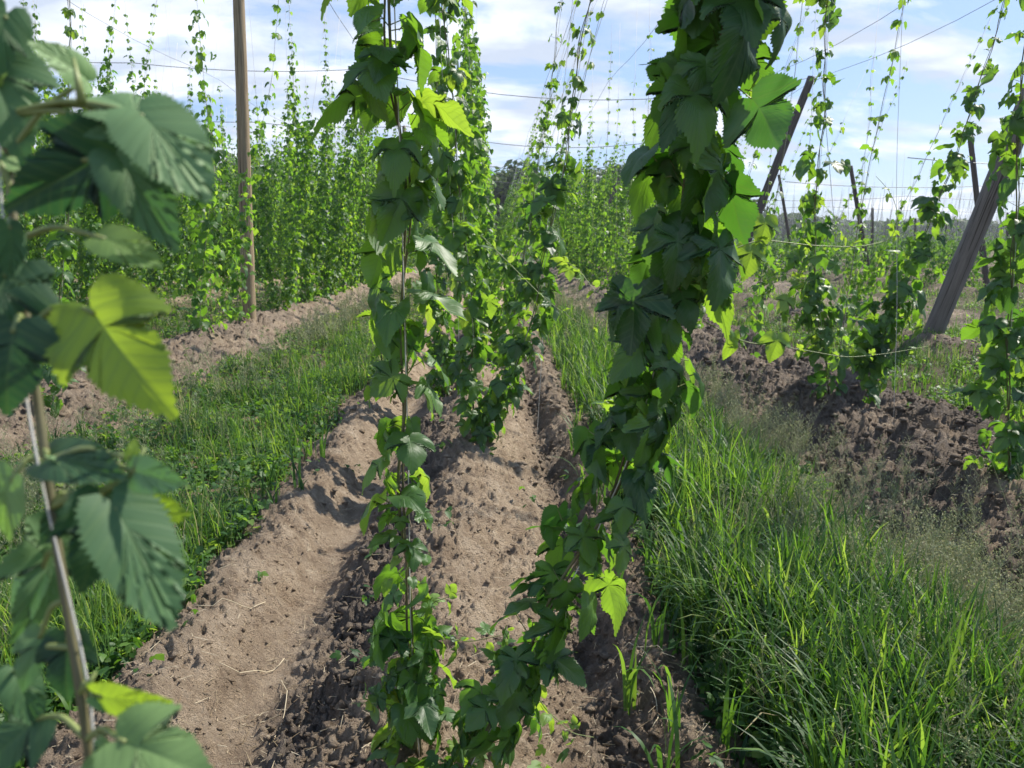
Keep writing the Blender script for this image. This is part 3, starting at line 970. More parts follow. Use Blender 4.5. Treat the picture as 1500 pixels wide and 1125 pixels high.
# bare strings beside the centre plants
for k, (pp, Y0_, lab) in enumerate([([(676, 640), (671, 520), (668, 400), (660, 250), (645, 60), (640, -40)], 5.5, 'bare white string hanging straight in front of the second hop pair'),
                                   ([(786, 610), (800, 350), (820, 200), (832, 60), (838, -20)], 6.1, 'bare white string running beside the tilted centre bine'),
                                   ([(1311, 600), (1313, 420), (1316, 240), (1320, 0)], 6.2, 'faint bare string between the two right hop bines')]):
    pts = [at_y(px, py, Y0_) for px, py in pp]
    pts[0][2] = hz(*pts[0][:2])
    pts.append(pts[-1] + norm(pts[-1] - pts[-2]) * (6.4 - pts[-1][2]))
    b = Buf(); qq, _ = path_interp(pts, 30); tube(b, qq + np.stack([.012 * np.sin(np.arange(30) * .5), 0 * qq[:, 0], 0 * qq[:, 0]], 1) * np.minimum(1, np.arange(30) / 5)[:, None], .0017, 5)
    o = b.build('string', MAT['twine'], origin=pts[0]); o.location = tuple(pts[0]); o.name = 'climbing_string'
    tag(o, lab, 'string', 'bare climbing strings')

# ------------------------------------------------------------------ repeated bines
def fat_a(s, L_): return float(np.interp(s, [0, .3, 3.5, 4.1, 4.7, L_], [.9, 1, .95, .6, .34, .16]))
def fat_b(s, L_): return float(np.interp(s, [0, .3, 3.1, 3.6, 4.2, L_], [.9, .95, .9, .5, .28, .14]))
def fat_c(s, L_): return float(np.interp(s, [0, .3, 3.8, 4.4, 5.0, L_], [.9, 1, .95, .6, .34, .16]))


def proto(seed, lodk, Ltop, fatf, size, gap, extra, spread):
    rs = np.random.RandomState(seed)
    pts = [np.array([rs.randn() * .02 * min(z, 1), rs.randn() * .02 * min(z, 1), z]) for z in np.linspace(0, Ltop, 14)]
    fo, st = bine(pts, seed, lodk, fat=fatf, size=size, gap=gap, extra=extra, spread=spread, bright=.03)
    f = fo.build('foliage', MAT['leaf' if lodk == 'mid' else 'leaf_far'])
    s_ = st.build('stem', MAT['stem'])
    b = Buf(); tube(b, [(0.01, 0, 0), (0.01, 0, 3.2), (0.01, 0, 6.5)], .003 if lodk == 'mid' else .0045, 3)
    t = b.build('string', MAT['twine'])
    for o in (f, s_, t): C.objects.unlink(o)
    return f, s_, t, (fo, st)


PM = [proto(200 + k, 'mid', [5.6, 4.6, 6.1, 5.1, 3.9, 5.8][k], [fat_a, fat_b, fat_c, fat_a, fat_c, fat_a][k], .09, .11, 165, .14) for k in range(6)]
PF = [proto(300 + k, 'far', [5.4, 4.4, 6.0, 4.9, 3.6][k], [fat_a, fat_b, fat_c, fat_a, fat_c][k], .105, .14, 125, .15) for k in range(5)]
def fat_s(s, L_): return float(np.interp(s, [0, .3, 1.1, 1.9, 3, L_], [.6, .85, .8, .38, .24, .1]))


PS = [proto(500 + k, 'mid', [5.6, 4.9, 6.0][k], fat_s, .10, .15, 100, .15) for k in range(3)]
def fat_n(s, L_): return float(np.interp(s, [0, .2, .9, 1.4, L_], [.8, 1, .8, .3, .1]))


PN = [proto(400 + k, 'far', [2.3, 1.7, 2.0][k], fat_n, .12, .17, 70, .17) for k in range(3)]

spots = []     # x, y, lean, kind
rs = np.random.RandomState(77)
placed_skip = [(-.13, 1.9), (-.13, 3.7)]


def in_view(x, y):
    return y > .5 and -.70 * y - 1.0 < x < .72 * y + 1.0


for r_ in sorted(ROWS_L + [-.13] + ROWS_R, key=abs):
    start = {-.13: 9.2, -4.15: 15.6, 2.95: 12.4, 6.35: 14.2}.get(r_, 4.0 + (abs(r_) * .3) % 1.7)
    y = start
    while y < 96:
        if in_view(r_, y) and rs.rand() > (.05 if r_ < 5 else .12):
            l1, l2 = (-.04, .30) if r_ == -.13 else ((.0, .36) if r_ > 0 else (.0, .17))
            spots.append((r_ + rs.randn() * .06, y + rs.randn() * .1, l1 + rs.randn() * .025, 0, r_))
            if rs.rand() > .12:
                spots.append((r_ + .10 + rs.randn() * .05, y + .12, l2 + rs.randn() * .03, 0, r_))
        y += (2.3 if r_ > 1 and y < 24 else 1.75 if y < 15 else 1.4) if r_ > -4 else 1.15
for r_ in ROWS_N:
    y = 16 + (r_ * .37) % 1.8
    while y < 110:
        if in_view(r_, y) and rs.rand() > .15:
            spots.append((r_ + rs.randn() * .06, y, rs.randn() * .05, 1, r_))
            spots.append((r_ + .3, y + .1, .15 + rs.randn() * .05, 1, r_))
        y += 2.0
spots.sort(key=lambda s_: s_[0] ** 2 + s_[1] ** 2)
ROWNAME = {}
for k, r_ in enumerate(ROWS_L):
    ROWNAME[r_] = ['the first left bed', 'the second left bed', 'the third left bed', 'the fourth left bed'][k] if k < 4 else 'the far left beds'
ROWNAME[-.13] = 'the centre row'
ROWNAME[2.95] = 'the first right bed'
ROWNAME[6.35] = 'the last bed before the dirt alley'
HT = ['tall', 'short topped', 'very tall', 'tall leafy', 'low', 'tall slim']
N_IND = 285
counts = {}
for n_, (x, y, lean, kd, row) in enumerate(spots[:N_IND]):
    far = math.hypot(x, y) > 34
    pool = PN if kd == 1 else (PF if far else (PS if (row > 1 and y < 24) or (row == -.13 and lean > .1) else PM))
    pk = rs.randint(len(pool))
    pr = pool[pk]
    rname = ROWNAME.get(row, 'the next yard beyond the dirt alley')
    key = (rname, lean > .1, y > 30)
    counts[key] = counts.get(key, 0) + 1
    side_ = 'leaning' if lean > .1 else 'upright'
    if y < 22 and row in (-.13, -4.15, 2.95, 6.35):
        ordn = ['first', 'second', 'third', 'fourth', 'fifth', 'sixth', 'seventh', 'eighth', 'ninth', 'tenth', 'eleventh', 'twelfth'][min(11, counts[key] - 1)]
        lab = f'{side_} hop bine, {ordn} past the near ones, on {rname}'
    else:
        lab = f'{side_} hop bine in the {"distant" if y > 30 else "middle"} stretch of {rname}'
    e = empty('hop_bine', (x, y, hz(x, y) - .01), lab, 'hop bine', GV)
    sc = rs.uniform(.9, 1.08)
    e.scale = (sc, sc, sc * rs.uniform(.92, 1.06))
    e.rotation_euler = (rs.randn() * .015, math.atan(lean), 0)
    spin = rs.rand() * 6.28
    for src in pr[:3]:
        c = src.copy(); C.objects.link(c); c.parent = e
        c.rotation_euler = (0, 0, spin)
        if src is pr[2] and kd == 1: c.scale = (1, 1, .66)
# the rest of the yard reads as one mass of hops
fo, st, tw = Buf(), Buf(), Buf()
rest = spots[N_IND:]
print('individual bines', min(N_IND, len(spots)), 'mass', len(rest))
for (x, y, lean, kd, row) in rest:
    pool = PN if kd == 1 else PF
    bfo, bst = pool[rs.randint(len(pool))][3]
    a = rs.rand() * 6.28; ca, sa = math.cos(a), math.sin(a)
    v = bfo.v; base_n = 0
    sc = rs.uniform(.9, 1.1); z0 = .2
    for vv_, ff_, rr_ in zip(bfo.v, bfo.f, bfo.r):
        # thin the leaves with distance, enlarge the ones that stay
        nl = len(ff_)
        per = 6
        q_ = vv_
        X = q_[:, 0] * ca - q_[:, 1] * sa; Yv = q_[:, 0] * sa + q_[:, 1] * ca; Z = q_[:, 2] * sc
        w_ = np.stack([X + lean * Z + x, Yv + y, Z + z0], 1)
        fo.add(w_, ff_ - ff_.min(), rr_)
    prisms(st, [[x, y, z0]], [[x + lean * 4, y, z0 + 4]], .006, .003, .3)
    zt = 4.1 if kd == 1 else 6.4
    prisms(tw, [[x, y, z0]], [[x + lean * zt, y, zt]], .006, .006, .3)
tag(fo.build('hop_foliage', MAT['leaf_far']), 'distant rows of hops merging into one green mass', 'hop rows', kind='stuff')
tag(st.build('hop_stems', MAT['stem']), 'stems of the distant hop rows', 'hop stems', kind='stuff')
tag(tw.build('distant_strings', MAT['twine']), 'pale strings of the distant hop rows', 'strings', kind='stuff')

# ------------------------------------------------------------------ poles
def pole(base, top, r0, r1, mat, label, group='wooden trellis poles'):
    base = np.array(base, float); top = np.array(top, float)
    Lp = np.linalg.norm(top - base)
    rs_ = np.random.RandomState(int(abs(base[0] * 131 + base[1] * 17)))
    n_ = 26
    z = np.linspace(-.4, Lp, n_)
    bend = .012 * np.sin(z * .8 + rs_.rand() * 6)
    b = Buf()
    rr = np.interp(z, [0, Lp], [r0, r1]) * (1 + .02 * rs_.randn(n_))
    zl = list(z) + [Lp + .004]; rr = list(rr) + [rr[-1] * .8]; bend = list(bend) + [bend[-1]]
    tube(b, np.stack([bend, 0 * np.array(zl), zl], 1), rr, 16)
    o = b.build('trellis_pole', mat)
    o.location = tuple(base)
    o.rotation_mode = 'QUATERNION'
    o.rotation_quaternion = Vector(top - base).to_track_quat('Z', 'Y')
    tag(o, label, 'pole', group)
    # a galvanised fixing at the top that carries the wires
    b = Buf()
    ang = np.linspace(0, 2 * PI, 13)
    tube(b, np.stack([np.cos(ang) * (r1 + .006), np.sin(ang) * (r1 + .006), np.full(13, Lp - .10)], 1), .006, 5)
    tube(b, [(0, 0, Lp - .05), (0, 0, Lp + .06)], .012, 6)
    b.build('wire_clamp', MAT['wire'], o)
    return o


def gz(p): return np.array([p[0], p[1], hz(p[0], p[1])])


lb = ['round light brown pole with vines around it on the left bed', 'second pole of the left bed, its top against the sky', 'third pole of the left bed, thin and mostly hidden',
      'fourth pole of the left bed, deep in the hops']
p1 = at_y(366, 470, 13.8)
pole(gz(p1), [at_y(349, -60, 13.9)[0], 13.9, 6.9], .115, .085, MAT['wood_warm'], lb[0])
for k in range(1, 4):
    Y = 13.8 + 13 * k
    pole(gz((-4.15, Y)), (-4.1 - .05 * k, Y, 6.95), .11, .085, MAT['wood_warm'], lb[k])
for k, rx in enumerate([-11.3, -18.5, -25.7, -32.9]):
    for j_, Y in enumerate([20.5, 33.5, 46.5, 59.5]):
        if in_view(rx, Y):
            pole(gz((rx, Y)), (rx + .05, Y, 6.7), .10, .08, MAT['wood_warm'], f'weathered pole standing in the hops of the far left beds', 'poles deep in the left beds')
# outer row of slanted poles
B0 = at_y(1366, 478, 12.6)
Bq = at_y(1500, 165, 11.0); Bt = gz(B0) + (Bq - gz(B0)) * ((6.4 - .1) / (Bq[2] - .1))
pole(gz(B0), Bt, .148, .14, MAT['wood_grey'], 'thick grey slanted pole at the right edge with wire loops')
A0 = at_y(1066, 413, 26)
pole(gz(A0), at_y(1189, 113, 26), .15, .12, MAT['wood_dark'], 'dark slanted pole with flat top in front of the sky')
for k in range(1, 4):
    Y = 26 + 13.2 * k
    pole(gz((7.4, Y)), (10.3, Y, 6.7), .13, .10, MAT['wood_dark'], ['dark slanted pole behind the first one', 'third dark slanted pole along the yard edge', 'farthest dark slanted pole along the yard edge'][k - 1])
# poles of the neighbouring yard
nb_p = [((1447, 428), (1421, 203), .095, 'dark pole of the next yard nearest the thick slanted pole'), ((1273, 414), (1246, 243), .09, 'dark thin pole in the middle of the next yard edge'),
        ((1164, 398), (1141, 256), .085, 'small dark pole of the next yard behind the leaning bines')]
for (bx, by), (tx, ty), rr, lab in nb_p:
    pb = at_z(bx, by, .04)
    pt = at_y(tx, ty, pb[1])
    pole(gz(pb), pt, rr, rr * .8, MAT['wood_dark'], lab)
for k, (px, ty, Y) in enumerate([(1340, 320, 60), (1277, 305, 48), (1314, 330, 75), (1385, 330, 70), (1475, 312, 55), (1210, 322, 70)]):
    pb = at_y(px, 390, Y)
    pole((pb[0], Y, .1), at_y(px + 1, ty, Y), .10, .08, MAT['wood_dark'], 'distant upright pole standing in the neighbouring yard', 'distant poles of the neighbouring yard')

# ------------------------------------------------------------------ wires
def wire(name, pts, rad, label, group):
    b = Buf()
    tube(b, pts, rad, 4)
    o = b.build(name, MAT['wire'], origin=pts[0]); o.location = tuple(float(x) for x in pts[0])
    tag(o, label, 'wire', group)


def sag(a, b_, s_, n=14):
    a, b_ = np.array(a, float), np.array(b_, float)
    t = np.linspace(0, 1, n)[:, None]
    p = a + (b_ - a) * t
    p[:, 2] -= (4 * s_ * t * (1 - t))[:, 0]
    return p


for k, Y in enumerate([26.8, 39.8, 52.8, 65.8]):
    a = sag((-18.5, Y, 7.5), (-11.3, Y, 7.1), .12)
    a = np.concatenate([sag((-32, Y, 7.9), (-18.5, Y, 7.5), .2), a[1:], sag((-11.3, Y, 7.1), (-4.12, Y, 6.95), .15)[1:], sag((-4.12, Y, 6.95), (10.4, Y - .8 if k == 0 else Y, 6.7), .85)[1:]])
    wire('cross_wire', a, .010 + .004 * k, ['nearest sagging cross wire over the rows', 'second sagging cross wire over the rows', 'third cross wire low over the distant rows', 'farthest cross wire over the rows'][k], 'cross wires over the yard')
for k, (X, lab) in enumerate([(-15.8, 'wire along the fourth left bed'), (-8.8, 'wire along the second left bed'), (-3.4, 'wire along the first left bed'), (-.45, 'upright side wire above the centre row'), (1.75, 'right side wire above the centre row'),
                              (3.8, 'inner wire above the right bed'), (8.7, 'wire between the right bed and the slanted poles'), (10.45, 'outer wire carried on the slanted poles')]):
    a = [np.array([X, y, 6.75 - .28 * math.sin((y - 13.8) % 13 / 13 * PI)]) for y in np.arange(1.5, 96, 2.17)]
    wire('row_wire', np.array(a), .006, lab, 'row wires above the beds')
# guy wires of the slanted poles
for k, (pt, lab) in enumerate([(tuple(Bt), 'guy wire of the thick slanted pole'), ((10.3, 26, 6.6), 'guy wire of the dark slanted pole')]):
    wire('guy_wire', sag(pt, (11.6, pt[1] + .6, .1), .02), .008, lab, 'guy wires')
for k, Y in enumerate([24, 34, 46, 60]):
    wire('yard_wire', np.concatenate([sag((12.2, Y, 4.0), (24, Y + 1, 4.1), .25), sag((24, Y + 1, 4.1), (58, Y + 3, 4.2), .5)[1:]]), .012, 'thin wire stretched across the neighbouring yard', 'wires of the neighbouring yard')


# ------------------------------------------------------------------ grass
def blades(buf, x, y, z, hgt, wid, az, bend, rnd, seg=4, rs=RS):
    n = len(x)
    t = np.linspace(0, 1, seg + 1)
    d = np.stack([np.cos(az), np.sin(az)], 1)
    s_ = np.stack([-np.sin(az), np.cos(az)], 1)
    # arc: the blade leaves the ground upright and curls over
    th = bend[:, None] * t[None] ** 1.6
    dz = np.cos(th); dr = np.sin(th)
    Z = np.concatenate([np.zeros((n, 1)), np.cumsum((dz[:, 1:] + dz[:, :-1]) / 2, 1)], 1) * (hgt / seg)[:, None]
    Rr = np.concatenate([np.zeros((n, 1)), np.cumsum((dr[:, 1:] + dr[:, :-1]) / 2, 1)], 1) * (hgt / seg)[:, None]
    prof = np.interp(t, [0, .25, .6, 1], [.55, 1.0, .85, .03])
    W = wid[:, None] * prof[None] * .5
    cxy = np.stack([x, y], 1)[:, None] + d[:, None] * Rr[..., None]
    Lp = np.concatenate([cxy + s_[:, None] * W[..., None], (z[:, None] + Z)[..., None]], 2)
    Rp = np.concatenate([cxy - s_[:, None] * W[..., None], (z[:, None] + Z)[..., None]], 2)
    v = np.stack([Lp, Rp], 2).reshape(n, -1, 3)
    f = []
    for k in range(seg):
        a = 2 * k
        f += [(a, a + 1, a + 3), (a, a + 3, a + 2)]
    f = np.array(f)[None] + (np.arange(n) * (2 * (seg + 1)))[:, None, None]
    buf.add(v.reshape(-1, 3), f, np.repeat(rnd, 2 * (seg + 1)))


def scatter(n, y0, y1, rs, power=1.0):
    """points with density falling with distance, in the widened view wedge"""
    uu_ = rs.rand(n)
    y = y0 * (y1 / y0) ** uu_
    x = (rs.rand(n) * 2 - 1) * (.72 * y + .6)
    return x, y


rs = np.random.RandomState(5)
gb = Buf()
TOT = 0
for (n, y0, y1, seg, wk) in ((80000, 1.3, 6, 4, 1.0), (150000, 6, 22, 3, 1.4), (110000, 22, 80, 2, 2.6)):
    x, y = scatter(n, y0, y1, rs)
    z, gr, dk = masks(x, y)
    cl_ = fbm(x * 2.6, y * 2.6, 3, 61)
    keep = rs.rand(n) < gr * np.clip(cl_ * 3.4 - 1.15, .05, 1) * (1 - .7 * (x > 0) * (x < 2.2) * (y < 7))
    # thin dry edge near the beds
    x, y, gr, cl_ = x[keep], y[keep], gr[keep], cl_[keep]
    z = height(x, y, False) - .01
    n2_ = len(x); TOT += n2_
    right = sm(.5, .9, x) * (1 - sm(2.0, 2.6, x))
    lush = np.clip(gr * (.4 + cl_), .15, 1.1)
    cf = np.clip(fbm(x * 3.2, y * 3.2, 3, 67) * 2.6 - .55, .25, 1.5)
    h = (.06 + .20 * rs.rand(n2_) ** 1.6) * (.45 + .95 * lush) * cf * (1 + .95 * right * (x < 2.3))
    h *= 1 + .45 * (x > -2.5) * (x < 0)
    h *= 1 - .5 * sm(1.5, 2.0, x) * (x < 2.6)
    wd = rs.uniform(.0028, .0065, n2_) * (1 + .55 * right) * wk * np.clip(y / 6 if wk > 2 else 1, 1, 2.2)
    bend = rs.uniform(.3, 3.0, n2_) * (.7 + .6 * right)
    rn = np.clip(rs.beta(1.6, 2.6, n2_) * .95 + .24 * (x > -2.5) * (x < 0) + 1.2 * (fbm(x * 1.6, y * 1.6, 3, 63) - .5), 0, .88)
    dry = rs.rand(n2_) < np.where(np.abs(x + 2.9) < .5, .22, .05) + .15 * sm(1.9, 2.4, x) * (x < 3)
    rn = np.where(dry, rs.uniform(.93, 1, n2_), rn)
    blades(gb, x, y, z, h, wd, rs.rand(n2_) * 6.28, bend, rn, seg)
tag(gb.build('grass', MAT['grass'], smooth=True), 'green grass between the hop beds', 'grass', kind='stuff')
print('blades', TOT)

# broad arching blades of the coarse grass, in tufts
gb = Buf()
nt_ = 14000
x, y = scatter(nt_ * 3, 1.5, 16, rs)
_, gr, _ = masks(x, y)
cl_ = fbm(x * 1.7, y * 1.7, 3, 66)
right = sm(.6, .95, x) * (1 - sm(1.5, 1.9, x))
keep = rs.rand(len(x)) < gr * (.30 + .75 * right) * np.clip(cl_ * 3.2 - 1.0, .05, 1)
x, y, right = x[keep], y[keep], right[keep]
# plus tufts that stand alone on the soil
ex = np.array([.85, .80, .95, .75, .70, .62, .88, -1.35, -1.5, -1.25, -1.55, -1.42, .72, .78, .66, .58, -1.3, -1.6, .50, .55, .47, .60, .52, .58, .62, .56, -1.1, -1.15])
ey = np.array([2.2, 2.45, 2.7, 3.0, 2.15, 4.4, 3.3, 3.3, 3.9, 4.3, 2.9, 4.9, 3.5, 5.2, 6.2, 5.6, 5.5, 3.5, 2.05, 2.25, 2.5, 2.75, 3.1, 3.5, 4.0, 4.7, 4.4, 5.2])
x = np.concatenate([x, ex]); y = np.concatenate([y, ey]); right = np.concatenate([right, np.full(len(ex), .5)])
z = height(x, y, False) - .01
nb_ = 7
X = np.repeat(x, nb_) + rs.randn(len(x) * nb_) * .018; Yq = np.repeat(y, nb_) + rs.randn(len(x) * nb_) * .018; Zq = np.repeat(z, nb_)
rt = np.repeat(right, nb_)
n3 = len(X)
hh_ = rs.uniform(.12, .40, n3) * (.7 + .75 * rt)
wq = rs.uniform(.006, .0185, n3) * (.75 + .35 * rt)
blades(gb, X, Yq, Zq, hh_, wq, rs.rand(n3) * 6.28, rs.uniform(.3, 2.3, n3), np.clip(rs.beta(1.5, 1.9, n3) * .95 + np.repeat(rs.randn(len(x)) * .12, nb_), 0, .89), 7)
tag(gb.build('coarse_grass', MAT['grass']), 'broad bladed arching grass in tufts', 'grass', kind='stuff')
print('coarse', n3)

# flowering grass with fine pale panicles
gb, gs = Buf(), Buf()
x, y = scatter(30000, 1.7, 26, rs)
_, gr, _ = masks(x, y)
cl_ = fbm(x * 1.1, y * 1.1, 3, 71)
edge = np.clip(g(x, 1.95, .45) * 1.5 + g(x, -2.75, .35) * 1.2 + .05 * gr + g(x, 1.6, .4) * .35, 0, 1)
keep = rs.rand(len(x)) < edge * np.clip(cl_ * 3.2 - .8, 0, 1) * ((gr > .03) | (rs.rand(len(x)) < .2))
x, y = x[keep], y[keep]
z = height(x, y, False)
n4 = len(x)
hs = rs.uniform(.22, .46, n4)
lean_ = rs.randn(n4, 2) * .10
A_ = np.stack([x, y, z], 1); B_ = A_ + np.concatenate([lean_ * hs[:, None] * 2, hs[:, None]], 1)
wsc = np.clip(y / 5, 1, 3)
prisms(gs, A_, B_, .0009 * wsc, .0006 * wsc, rs.rand(n4))
K = 26
t = rs.rand(n4, K)
P = (A_[:, None] + (B_ - A_)[:, None] * (.55 + .5 * t)[..., None])
rad = .055 * (1 - t * .75)
an = rs.rand(n4, K) * 6.28
tipp = P + np.stack([np.cos(an) * rad, np.sin(an) * rad, rad * .7 + .01], -1)
prisms(gs, P.reshape(-1, 3), tipp.reshape(-1, 3), np.repeat(.0006 * wsc, K), np.repeat(.0005 * wsc, K), np.repeat(rs.rand(n4), K))
tp = tipp.reshape(-1, 3); ns_ = len(tp)
dv = norm(rs.randn(ns_, 3) + UP * .8); wv_ = norm(np.cross(dv, rs.randn(ns_, 3)))
szz = np.repeat(.0052 * wsc ** .8, K)[:, None]
v = np.stack([tp - dv * szz, tp + wv_ * szz * .45, tp + dv * szz, tp - wv_ * szz * .45], 1)
f = np.array([[0, 1, 2], [0, 2, 3]])[None] + (np.arange(ns_) * 4)[:, None, None]
gs.add(v.reshape(-1, 3), f, np.repeat(rs.rand(ns_), 4))
tag(gs.build('flowering_grass', MAT['seed'], smooth=False), 'fine pale flowering grass along the bed edges', 'grass', kind='stuff')
print('panicles', n4)

# low broadleaf weeds
gb = Buf()
x, y = scatter(90000, 1.4, 24, rs)
_, gr, _ = masks(x, y)
cl_ = fbm(x * 1.9 + 40, y * 1.9, 3, 81)
keep = rs.rand(len(x)) < np.clip(gr * (cl_ * 3 - 1.0 + .5 * (x < 0)) + .003, 0, 1) * .7
x, y = x[keep], y[keep]
z = height(x, y, False)
K = 5
X = np.repeat(x, K) + rs.randn(len(x) * K) * .03; Yq = np.repeat(y, K) + rs.randn(len(x) * K) * .03
Zq = np.repeat(z, K) + rs.uniform(.01, .13, len(x) * K)
P = np.stack([X, Yq, Zq], 1)
T = rs.randn(len(P), 3); T[:, 2] = T[:, 2] * .3 - .1
NN = UP + rs.randn(len(P), 3) * .35
add_leaves(gb, T_MID, P, T, NN, rs.uniform(.014, .040, len(P)), np.clip(rs.beta(2, 2, len(P)), 0, .87), rs)
tag(gb.build('weeds', MAT['grass']), 'low broad leaved weeds among the grass', 'weeds', kind='stuff')

# hop sprouts and small seedlings on the beds
# ------------------------------------------------------------------ clods, straw, stalks on the soil
gb = Buf()
ico_t = (1 + 5 ** .5) / 2
iv = norm(np.array([(-1, ico_t, 0), (1, ico_t, 0), (-1, -ico_t, 0), (1, -ico_t, 0), (0, -1, ico_t), (0, 1, ico_t), (0, -1, -ico_t), (0, 1, -ico_t), (ico_t, 0, -1), (ico_t, 0, 1), (-ico_t, 0, -1), (-ico_t, 0, 1)], float))
if_ = np.array([(0, 11, 5), (0, 5, 1), (0, 1, 7), (0, 7, 10), (0, 10, 11), (1, 5, 9), (5, 11, 4), (11, 10, 2), (10, 7, 6), (7, 1, 8), (3, 9, 4), (3, 4, 2), (3, 2, 6), (3, 6, 8), (3, 8, 9), (4, 9, 5), (2, 4, 11), (6, 2, 10), (8, 6, 7), (9, 8, 1)])
# one subdivision
vl = [tuple(v_) for v_ in iv]; cache = {}
def midp(a, b_):
    k = (min(a, b_), max(a, b_))
    if k not in cache:
        vl.append(tuple(norm((np.array(vl[a]) + np.array(vl[b_])) / 2))); cache[k] = len(vl) - 1
    return cache[k]
nf_ = []
for a, b_, c in if_:
    ab, bc, ca = midp(a, b_), midp(b_, c), midp(c, a)
    nf_ += [(a, ab, ca), (b_, bc, ab), (c, ca, bc), (ab, bc, ca)]
SUBDIV = False
if SUBDIV: iv = np.array(vl); if_ = np.array(nf_)
x, y = scatter(110000, 1.5, 16, rs)
_, gr, dk = masks(x, y)
keep = (gr < .3) & (rs.rand(len(x)) < .30 + .7 * dk + .25 * sm(2.2, 2.6, x) * (x < 4.2)) & ((np.abs(x + .80) > .10) | (rs.rand(len(x)) < .15))
x, y, dk = x[keep], y[keep], dk[keep]
z = height(x, y, True)
n5 = len(x)
szc = (.0032 + .013 * rs.rand(n5) ** 5) * (1 + .6 * dk) * np.clip(y / 4, 1, 2)
V = iv[None] * (1 + .38 * rs.randn(n5, len(iv), 1)) * np.array([1, 1, .6]) * (.8 + .5 * rs.rand(n5, 1, 3)) * szc[:, None, None]
V = V + np.stack([x, y, z - szc * .1], 1)[:, None]
F = if_[None] + (np.arange(n5) * len(iv))[:, None, None]
gb.add(V.reshape(-1, 3), F)
co = gb.build('soil_clods', MAT['soil'], smooth=False)
a = co.data.attributes.new('dark_soil_shade', 'FLOAT', 'POINT'); a.data.foreach_set('value', np.repeat(dk * .8, len(iv)).astype(np.float32))
tag(co, 'crumbled clods of soil lying on the beds', 'soil clods', kind='stuff')
print('clods', n5)

gb = Buf()
x, y = scatter(48000, 1.5, 18, rs)
_, gr, dk = masks(x, y)
keep = (gr < .75) & (rs.rand(len(x)) < .55)
x, y = x[keep], y[keep]
z = height(x, y, True) + .005
n6 = len(x)
ln = .012 + .07 * rs.rand(n6) ** 3
an = rs.rand(n6) * 6.28
A_ = np.stack([x, y, z], 1); B_ = A_ + np.stack([np.cos(an) * ln, np.sin(an) * ln, rs.randn(n6) * .12 * ln], 1)
prisms(gb, A_, B_, .0011, .0008, rs.rand(n6))
# a few long dry stalks
for (x0, y0, L0, a0) in [(-.75, 2.4, .35, 1.2), (-1.0, 2.7, .28, .4), (-.9, 2.25, .22, 2.7), (-1.2, 3.0, .3, .2), (.5, 2.3, .2, .9), (-1.1, 2.3, .4, 2.9), (2.4, 4.4, .35, 1.2), (2.6, 4.9, .3, 1.9), (.62, 2.7, .25, 2.0)]:
    tt = np.linspace(0, 1, 9)
    xs_ = x0 + np.cos(a0 + .5 * tt) * L0 * tt; ys_ = y0 + np.sin(a0 + .5 * tt) * L0 * tt
    zs = height(xs_, ys_, True) + .012
    tube(gb, np.stack([xs_, ys_, zs], 1), .0016, 5, .8)
tag(gb.build('straw', MAT['straw'], smooth=False), 'dry straw and broken stalks strewn over the soil', 'straw', kind='stuff')


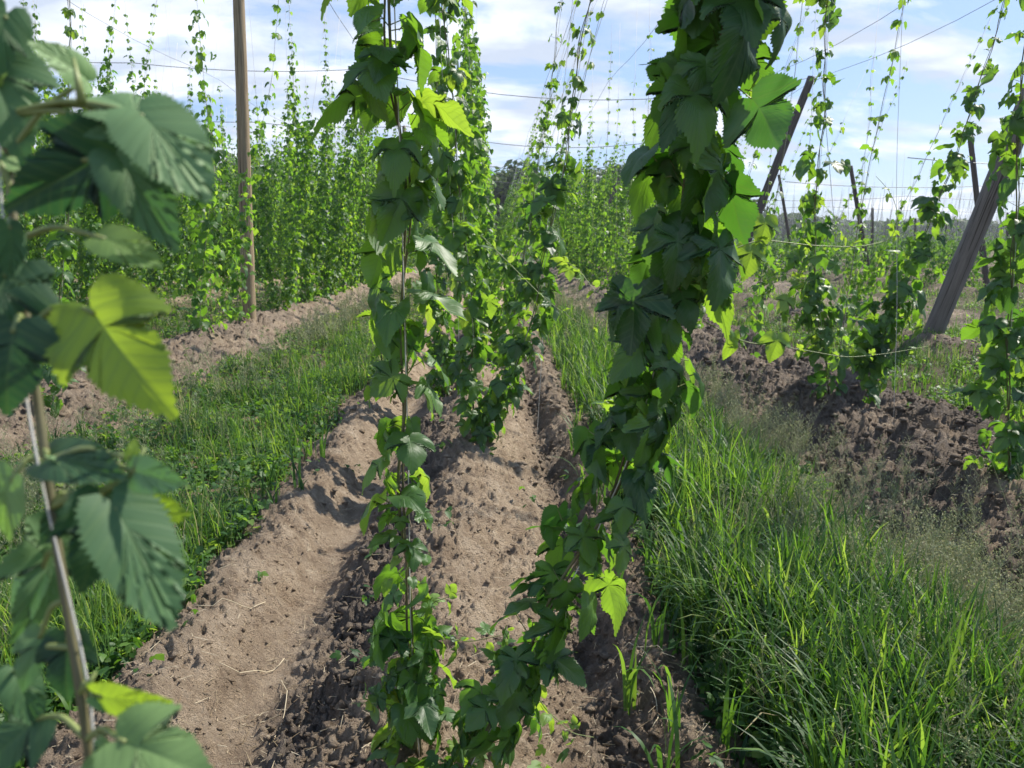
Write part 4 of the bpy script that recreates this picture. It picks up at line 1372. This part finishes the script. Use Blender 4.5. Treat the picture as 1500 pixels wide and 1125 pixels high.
# ------------------------------------------------------------------ woods
def wood_mass(name, trees, label, clump, nper, haze=0):
    lf_, tr = Buf(), Buf()
    rs_ = np.random.RandomState(len(trees) + 3)
    for (x, y, h, r0) in trees:
        n_ = int(nper * (.7 + .6 * rs_.rand()))
        # a crown of several lobes
        nl = 7
        lc = np.stack([rs_.randn(nl) * r0 * .45, rs_.randn(nl) * r0 * .45, h * rs_.uniform(.35, .86, nl)], 1)
        lr = r0 * rs_.uniform(.35, .65, nl)
        k = rs_.randint(0, nl, n_)
        d_ = norm(rs_.randn(n_, 3)) * (rs_.rand(n_, 1) ** .33)
        P = lc[k] + d_ * lr[k][:, None] * np.array([1, 1, 1.1])
        P[:, 2] = np.clip(P[:, 2], .5, h * 1.02)
        P = P + np.array([x, y, 0])
        T = rs_.randn(n_, 3); NNn = norm(d_ + UP * .5 + rs_.randn(n_, 3) * .4)
        T = T - NNn * np.sum(T * NNn, 1, keepdims=True)
        add_leaves(lf_, T_FAR, P, T, NNn, clump * rs_.uniform(.6, 1.3, n_), np.clip(rs_.beta(2, 2, n_) * .8 + rs_.rand() * .25, 0, 1), rs_)
        prisms(tr, [[x, y, 0]], [[x, y, h * .7]], r0 * .06, r0 * .03)
    tag(lf_.build(name, MAT['tree'], smooth=False), label, 'woodland', kind='stuff')
    return tr


rs = np.random.RandomState(91)
tr_l = []
for k in range(150):
    x = rs.uniform(-100, 32); y = rs.uniform(103, 128)
    h = np.interp(x, [-100, -60, -20, 0, 12, 32], [17, 15.5, 13.5, 12.2, 12, 10]) * rs.uniform(.78, 1.04)
    tr_l.append((x, y, h, rs.uniform(2.4, 4.2)))
t1 = wood_mass('woods', tr_l, 'dark leafy wood closing off the hop rows', .55, 420)
tr_r = []
for k in range(230):
    x = rs.uniform(30, 330); y = rs.uniform(270, 330) 
    h = np.interp(x, [30, 90, 150, 330], [15, 12, 8, 6.5]) * rs.uniform(.75, 1.05)
    tr_r.append((x, y, h, rs.uniform(4, 7)))
t2 = wood_mass('distant_woods', tr_r, 'low bluish wood on the horizon to the right', 1.3, 260)
tb_ = Buf()
for t_ in (t1, t2):
    for v_, f_, r__ in zip(t_.v, t_.f, t_.r): tb_.add(v_, f_ - f_.min(), r__)
tag(tb_.build('wood_trunks', MAT['bark']), 'trunks of the woods behind the yard', 'trunks', kind='stuff')

# ------------------------------------------------------------------ haze
m = M('haze_air')
pv = m.n('ShaderNodeVolumePrincipled')
pv.inputs['Color'].default_value = (0.86, 0.92, 1.0, 1)
pv.inputs['Density'].default_value = 0.0004
pv.inputs['Anisotropy'].default_value = 0.2
m.l(pv.outputs[0], m.out.inputs['Volume'])
b = Buf()
x0, x1, y0, y1, z0, z1 = -420, 420, -60, 420, -1.3, 20
b.add([(x0, y0, z0), (x1, y0, z0), (x1, y1, z0), (x0, y1, z0), (x0, y0, z1), (x1, y0, z1), (x1, y1, z1), (x0, y1, z1)],
      [(0, 2, 1), (0, 3, 2), (4, 5, 6), (4, 6, 7), (0, 1, 5), (0, 5, 4), (1, 2, 6), (1, 6, 5), (2, 3, 7), (2, 7, 6), (3, 0, 4), (3, 4, 7)])
HZ = True
if HZ:
    tag(b.build('haze', m.m, smooth=False), kind='stuff')
